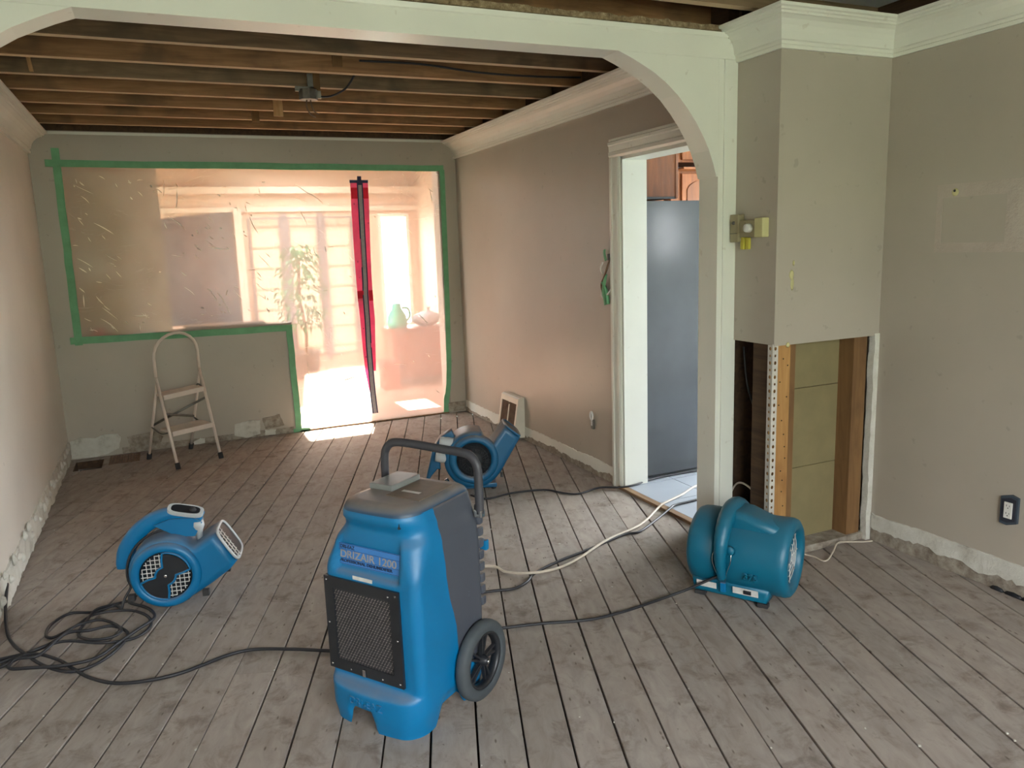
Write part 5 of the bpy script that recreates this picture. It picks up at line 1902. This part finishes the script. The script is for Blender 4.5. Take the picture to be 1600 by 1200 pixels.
part('cord_cleat', MB().lathe([(0.012, -0.03), (0.016, 0.01), (0.026, 0.035), (0.024, 0.055), (0.001, 0.058)], 12, Matrix.Translation((0.135, 0.09, 0.292))), SILVER, b1, 'pale grey cord cleat')
for (x, z, y) in ((-0.150, 0.058, 0.012), (0.152, 0.044, 0.012), (0.225, 0.085, 0.16), (-0.02, 0.008, 0.03), (-0.02, 0.008, 0.17), (-0.150, 0.058, 0.18)):
    part('rubber_foot', MB().box(x - 0.014, x + 0.014, y - 0.012, y + 0.014, z - 0.014 if z > 0.014 else 0.0, z + 0.014, bev=0.003), BLACK_R, b1)
# cord wrapped over the housing
cw = []
for k in range(15):
    a = R(50) + (R(200) - R(50)) * k / 14
    cw.append(((0.172) * math.cos(a), 0.115 - 0.06 * (k / 14), CZ1 + 0.172 * math.sin(a)))
cw += [(-0.185, 0.04, 0.05), (-0.20, 0.02, 0.008)]
part('wrapped_cord', MB().tube(spline(cw, 3), 0.0055, 8), CORDM, b1, 'black cord wrapped round the housing')

# -- blower 2: at the back, nozzle steep up to the right
b2 = thing('air_mover', 'blue dusty air mover behind the dehumidifier with a wide black round intake and upturned nozzle', 'air mover', (2.41, 1.41, 0), R(-18), 'blue air movers drying the room')
CZ2 = 0.208
poly = []
for k in range(37):
    a = R(72) + (R(318) - R(72)) * k / 36
    r_ = 0.172 + 0.018 * smooth(k / 36 * 1.2)
    poly.append((r_ * math.cos(a), max(0.022, CZ2 + r_ * math.sin(a))))
poly += [(0.165, 0.11), (0.295, 0.325), (0.20, 0.405), (0.112, 0.285), (0.085, 0.30)]
part('housing', rounded_extrude(poly, 0.02, 0.25, 0.03), BLUE_B, b2, recalc=True)
m = MB()
m.lathe([(0.104, -0.05), (0.108, 0.010), (0.118, 0.024), (0.138, 0.024), (0.152, 0.010), (0.156, -0.03)], 48, Matrix.Translation((0, 0.02, CZ2)) @ RX)
part('intake_ring', m, BLUE_B, b2)
part('intake_well', MB().lathe([(0.001, 0.0), (0.106, 0.0), (0.106, 0.004), (0.001, 0.004)], 40, Matrix.Translation((0, 0.018, CZ2)) @ RX), BLACK, b2)
m = MB()
for k in range(28):
    a = 2 * PI * k / 28
    m.tube([(0.05 * math.cos(a), 0.008, CZ2 + 0.05 * math.sin(a)), (0.106 * math.cos(a + 0.25), 0.002, CZ2 + 0.106 * math.sin(a + 0.25))], 0.0018, 5)
for r_ in (0.055, 0.072, 0.089):
    m.tube([(r_ * math.cos(2 * PI * k / 32), 0.004, CZ2 + r_ * math.sin(2 * PI * k / 32)) for k in range(32)], 0.0018, 5, closed=True)
part('intake_grille', m, BLACK_R, b2, 'black wire intake grille')
part('motor_cap', MB().lathe([(0.001, 0.02), (0.03, 0.018), (0.05, 0.008), (0.054, 0.0)], 24, Matrix.Translation((0, 0.012, CZ2)) @ RX), BLACK, b2)
part('badge', MB().lathe([(0.001, 0.003), (0.007, 0.003), (0.009, 0.0)], 12, Matrix.Translation((0.0, -0.008, CZ2 + 0.02)) @ RX), CHROME, b2)
nt2 = Vector((-0.765, 0, 0.644)); nd2 = Vector((0.644, 0, 0.765))
nc2 = Vector((0.2475, 0.135, 0.365))
loop = []
for k in range(40):
    a = 2 * PI * k / 40
    cu, su = math.cos(a), math.sin(a)
    loop.append(nc2 + nd2 * 0.004 + nt2 * (0.058 * math.copysign(abs(cu) ** 0.5, cu)) + Vector((0, 1, 0)) * (0.112 * math.copysign(abs(su) ** 0.5, su)))
part('nozzle_rim', MB().tube(loop, 0.008, 8, closed=True), BLUE_B, b2)
m = MB()
m.add([p + nd2 * 0.002 for p in loop], [tuple(range(40))])
part('nozzle_mouth', m, BLACK, b2)
# fin handle on the left
m = MB()
fin = [(-0.125, 0.385), (-0.20, 0.345), (-0.25, 0.27), (-0.275, 0.17), (-0.30, 0.075), (-0.285, 0.065), (-0.262, 0.10), (-0.225, 0.14), (-0.205, 0.135), (-0.205, 0.175), (-0.215, 0.26), (-0.16, 0.315), (-0.10, 0.315)]
part('handle', rounded_extrude(fin, 0.085, 0.165, 0.012, 3), BLUE_B, b2, recalc=True)
for (x, z) in ((-0.155, 0.315), (-0.185, 0.222)):
    part('cord_spool', MB().lathe([(0.03, -0.05), (0.033, -0.02), (0.034, 0.0), (0.031, 0.05), (0.02, 0.055), (0.001, 0.055)], 18, Matrix.Translation((x, 0.06, z)) @ Matrix.Rotation(R(100), 4, 'Y')), SILVER, b2, 'pale wound cord spool')
part('clip', MB().box(-0.150, -0.130, 0.02, 0.06, 0.20, 0.24, bev=0.004), CHROME, b2)
part('base', MB().box(-0.13, 0.14, 0.05, 0.24, 0.012, 0.04, bev=0.006), BLUE_B, b2)
for (x, y) in ((-0.11, 0.07), (0.12, 0.07), (-0.11, 0.22), (0.12, 0.22)):
    part('rubber_foot', MB().lathe([(0.001, 0), (0.014, 0), (0.016, 0.014), (0.001, 0.014)], 12, Matrix.Translation((x, y, 0))), BLACK_R, b2)
part('caster', MB().lathe([(0.001, -0.012), (0.03, -0.012), (0.034, -0.006), (0.034, 0.006), (0.03, 0.012), (0.001, 0.012)], 20, Matrix.Translation((-0.165, 0.05, 0.055)) @ Matrix.Rotation(R(70), 4, 'Y')), CHROME, b2, 'shiny round metal foot disc')
part('base_clip', MB().box(0.165, 0.18, 0.06, 0.08, 0.07, 0.10, bev=0.003), BLACK, b2)

# -- blower 3: on the right by the open corner, seen from its back
b3 = thing('air_mover', 'teal-blue air mover on the right lying before the open wall corner with a humped handle', 'air mover', (2.93, -0.43, 0), R(-58), 'blue air movers drying the room')
CZ3 = 0.186
RYX = Matrix.Rotation(PI / 2, 4, 'Y')   # lathe axis -> +X
m = MB()
m.lathe([(0.10, -0.212), (0.140, -0.209), (0.155, -0.200), (0.163, -0.182), (0.166, -0.15), (0.164, -0.10), (0.155, -0.085), (0.14, -0.08)], 48, Matrix.Translation((0, 0, CZ3)) @ RYX)
part('fan_drum', m, TEAL, b3, 'round fan drum')
m = MB()
m.lathe([(0.145, -0.085), (0.160, -0.06), (0.166, -0.02), (0.166, 0.05), (0.164, 0.12), (0.166, 0.165), (0.166, 0.185), (0.160, 0.203), (0.146, 0.212), (0.128, 0.212), (0.117, 0.204), (0.112, 0.185), (0.110, 0.15)], 48, Matrix.Translation((0, 0, CZ3)) @ RYX)
part('housing', m, TEAL, b3)
part('intake_well', MB().lathe([(0.001, 0.150), (0.112, 0.150), (0.112, 0.156), (0.001, 0.156)], 32, Matrix.Translation((0, 0, CZ3)) @ RYX), BLACK, b3)
m = MB()
for r_ in (0.03, 0.055, 0.08, 0.104):
    m.tube([(0.186, r_ * math.cos(2 * PI * k / 28), CZ3 + r_ * math.sin(2 * PI * k / 28)) for k in range(28)], 0.002, 5, closed=True)
for k in range(8):
    a = 2 * PI * k / 8
    m.tube([(0.188, 0.03 * math.cos(a), CZ3 + 0.03 * math.sin(a)), (0.188, 0.112 * math.cos(a), CZ3 + 0.112 * math.sin(a))], 0.002, 5)
part('intake_grille', m, STICK, b3, 'pale wire intake grille')
# handle hump: an arch from low front over the top to the back
arcp = []
for k in range(17):
    a = R(205) - R(150) * k / 16
    r_ = 0.178 + 0.022 * math.sin(PI * k / 16) ** 2
    arcp.append((-0.045, r_ * math.cos(a) * 1.02, CZ3 + r_ * math.sin(a)))
rad = [0.018 + 0.016 * smooth(k / 16) + 0.008 * math.sin(PI * k / 16) for k in range(17)]
part('handle', MB().tube(spline(arcp, 3), [rad[min(16, int(i / 3))] for i in range(49)], 14), TEAL, b3, 'humped carrying handle')
m = MB()
hump = [(-0.075, 0.0), (-0.06, 0.03), (-0.03, 0.042), (0.03, 0.036), (0.09, 0.014), (0.16, -0.01), (0.16, -0.06), (-0.075, -0.06)]
vsec = rounded_extrude(hump, -0.105, 0.05, 0.03, 5)
for i, p in enumerate(vsec.v):
    vsec.v[i] = (p[0], p[1], p[2] + CZ3 + 0.158)
part('top_saddle', vsec, TEAL, b3, recalc=True)
# nozzle box towards the wall (away from the camera)
part('nozzle', rounded_extrude([(-0.205, 0.02), (-0.09, 0.02), (-0.09, 0.20), (-0.205, 0.20)], 0.0, 0.26, 0.02, 4), TEAL, b3, recalc=True)
part('nozzle_mouth', MB().box(-0.19, -0.105, 0.259, 0.263, 0.035, 0.185), BLACK, b3)
part('base', rounded_extrude([(-0.18, 0.014), (0.13, 0.014), (0.14, 0.075), (-0.19, 0.075)], -0.130, 0.13, 0.016, 4), TEAL, b3, recalc=True)
for x in (-0.15, 0.115):
    for y in (-0.118, 0.105):
        part('rubber_foot', MB().box(x - 0.022, x + 0.022, y - 0.016, y + 0.016, 0.0, 0.018, bev=0.003), BLACK_R, b3)
Mf = Matrix.Translation((0, -0.1325, 0)) @ Matrix.Rotation(R(8), 4, 'X')
part('info_sticker', MB().box(-0.16, -0.075, -0.002, 0.0, 0.045, 0.072, Mf), STICK, b3, 'white info sticker')
part('info_sticker', MB().box(-0.005, 0.10, -0.002, 0.0, 0.045, 0.074, Mf), STICK, b3, 'white info sticker with a dark switch')
part('switch', MB().box(0.04, 0.072, -0.008, -0.001, 0.052, 0.068, Mf, bev=0.002), BLACK, b3)
part('key_tag', MB().box(-0.056, -0.032, -0.012, -0.001, 0.042, 0.085, Mf, bev=0.003), BLUE, b3, 'bright blue plug tag')
m = MB()
m.tube(spline([(-0.050, -0.145, 0.085), (-0.068, -0.17, 0.135), (-0.082, -0.178, 0.19), (-0.076, -0.172, 0.225)], 6), 0.0018, 6)
m.tube(spline([(-0.038, -0.145, 0.085), (-0.022, -0.172, 0.14), (-0.005, -0.178, 0.19), (-0.006, -0.17, 0.225)], 6), 0.0018, 6)
part('wire_loop', m, CHROME, b3, 'thin wire loop')
part('boss', MB().lathe([(0.001, 0.012), (0.016, 0.010), (0.022, 0.0)], 14, Matrix.Translation((-0.012, -0.163, 0.235)) @ RX), TEAL, b3)
text('embossed_lettering', '375', 0.04, TEAL, b3, (0.045, -0.168, 0.125), (R(100), 0, 0), 0.004, bold=0.0004, label='raised model number')

# ------------------------------------------------------------------ cords on the floor
def cord(name, pts, r, mat, label, z=0.007, n=6):
    pp = []
    for p in pts:
        pp.append((p[0], p[1], p[2] if len(p) > 2 else z))
    m = MB()
    m.tube(spline(pp, n), r, 7)
    return tag(m.build(name, mat), label, 'cord')


KZ = 0.024
cord('power_cord', [(2.36, 1.36), (2.417, 1.249), (2.596, 1.271), (2.794, 1.228), (2.867, 1.113), (2.944, 1.054), (3.101, 1.085, 0.01), (3.20, 1.00, 0.02), (3.30, 0.985, KZ), (3.412, 1.022, KZ), (3.568, 1.04, KZ), (3.801, 1.032, KZ), (4.2, 0.98, KZ)], 0.006, CORDM, 'black cord running from the rear air mover over the threshold to the refrigerator')
cord('power_cord', [(1.70, 0.10), (1.938, 0.072), (2.043, 0.045), (2.125, 0.074), (2.2, 0.143), (2.351, 0.21), (2.562, 0.272), (2.818, 0.354), (2.915, 0.352), (3.122, 0.470, 0.012), (3.235, 0.53, KZ), (3.29, 0.560, KZ), (3.445, 0.573, KZ), (3.9, 0.62, KZ)], 0.0065, CORDM, 'black cord crossing under the white cord into the kitchen doorway')
cord('extension_cord', [(1.75, 0.42), (2.044, 0.328), (2.092, 0.227), (2.181, 0.137, 0.017), (2.317, 0.144), (2.463, 0.191, 0.012), (2.692, 0.318, 0.014), (2.967, 0.430, 0.008), (3.18, 0.58, 0.014), (3.24, 0.61, KZ), (3.428, 0.689, KZ), (3.619, 0.788, KZ), (4.0, 0.9, KZ)], 0.0065, CORDW, 'off-white cord lying across the boards from the dehumidifier to the kitchen')
cord('power_cord', [(1.60, -0.20), (1.863, -0.26), (2.014, -0.299), (2.199, -0.361), (2.361, -0.367), (2.513, -0.351), (2.62, -0.345, 0.012), (2.69, -0.375, 0.04), (2.76, -0.43, 0.09), (2.80, -0.485, 0.13)], 0.006, CORDM, 'black cord stretching from the dehumidifier wheel to the right air mover')
cord('power_cord', [(1.35, -0.20), (1.189, -0.099), (1.091, -0.036), (0.958, 0.034), (0.865, 0.04), (0.773, 0.011), (0.684, -0.016), (0.578, -0.013), (0.473, 0.023), (0.386, 0.111), (0.327, 0.205), (0.265, 0.304, 0.012), (0.173, 0.362, 0.03), (0.071, 0.355), (0.02, 0.36)], 0.0065, CORDM, 'black cord snaking from the dehumidifier to the left wall')
cord('power_cord', [(0.012, 0.98, 0.10), (0.026, 0.80, 0.05), (0.050, 0.65, 0.014), (0.090, 0.53), (0.148, 0.391, 0.024), (0.227, 0.268, 0.014), (0.318, 0.19), (0.40, 0.205), (0.472, 0.300), (0.50, 0.42), (0.44, 0.50, 0.016), (0.36, 0.47, 0.03), (0.29, 0.49, 0.03), (0.255, 0.42, 0.04), (0.20, 0.335, 0.03), (0.125, 0.345, 0.03), (0.11, 0.30, 0.02), (0.19, 0.255, 0.024), (0.30, 0.225, 0.02), (0.40, 0.23, 0.02), (0.47, 0.33, 0.014), (0.54, 0.41, 0.018), (0.60, 0.50, 0.014), (0.575, 0.61, 0.014), (0.50, 0.70, 0.02), (0.525, 0.78, 0.012)], 0.0065, CORDM, 'dark cord dropping down the left wall into the coil')
cord('power_cord', [(0.468, 0.67), (0.44, 0.72, 0.010), (0.364, 0.700), (0.268, 0.737), (0.205, 0.661), (0.197, 0.561), (0.230, 0.525), (0.306, 0.576, 0.016), (0.371, 0.650, 0.018), (0.495, 0.649), (0.571, 0.548), (0.585, 0.44), (0.528, 0.36), (0.413, 0.355, 0.018), (0.275, 0.417, 0.030), (0.168, 0.408, 0.018), (0.03, 0.422)], 0.006, CORDM, 'coiled black cord beside the left air mover, outer loops')
cord('power_cord', [(0.515, 0.74, 0.012), (0.465, 0.745), (0.417, 0.711, 0.018), (0.371, 0.669, 0.028), (0.34, 0.589, 0.018), (0.321, 0.508, 0.018), (0.332, 0.426, 0.030), (0.378, 0.379, 0.028), (0.447, 0.365, 0.028), (0.479, 0.424, 0.02), (0.452, 0.498, 0.022), (0.388, 0.582, 0.018), (0.309, 0.544, 0.028), (0.259, 0.465, 0.028), (0.211, 0.407, 0.03), (0.096, 0.393, 0.012), (0.02, 0.385)], 0.006, CORDM, 'coiled black cord leaving the left air mover, inner small loops')
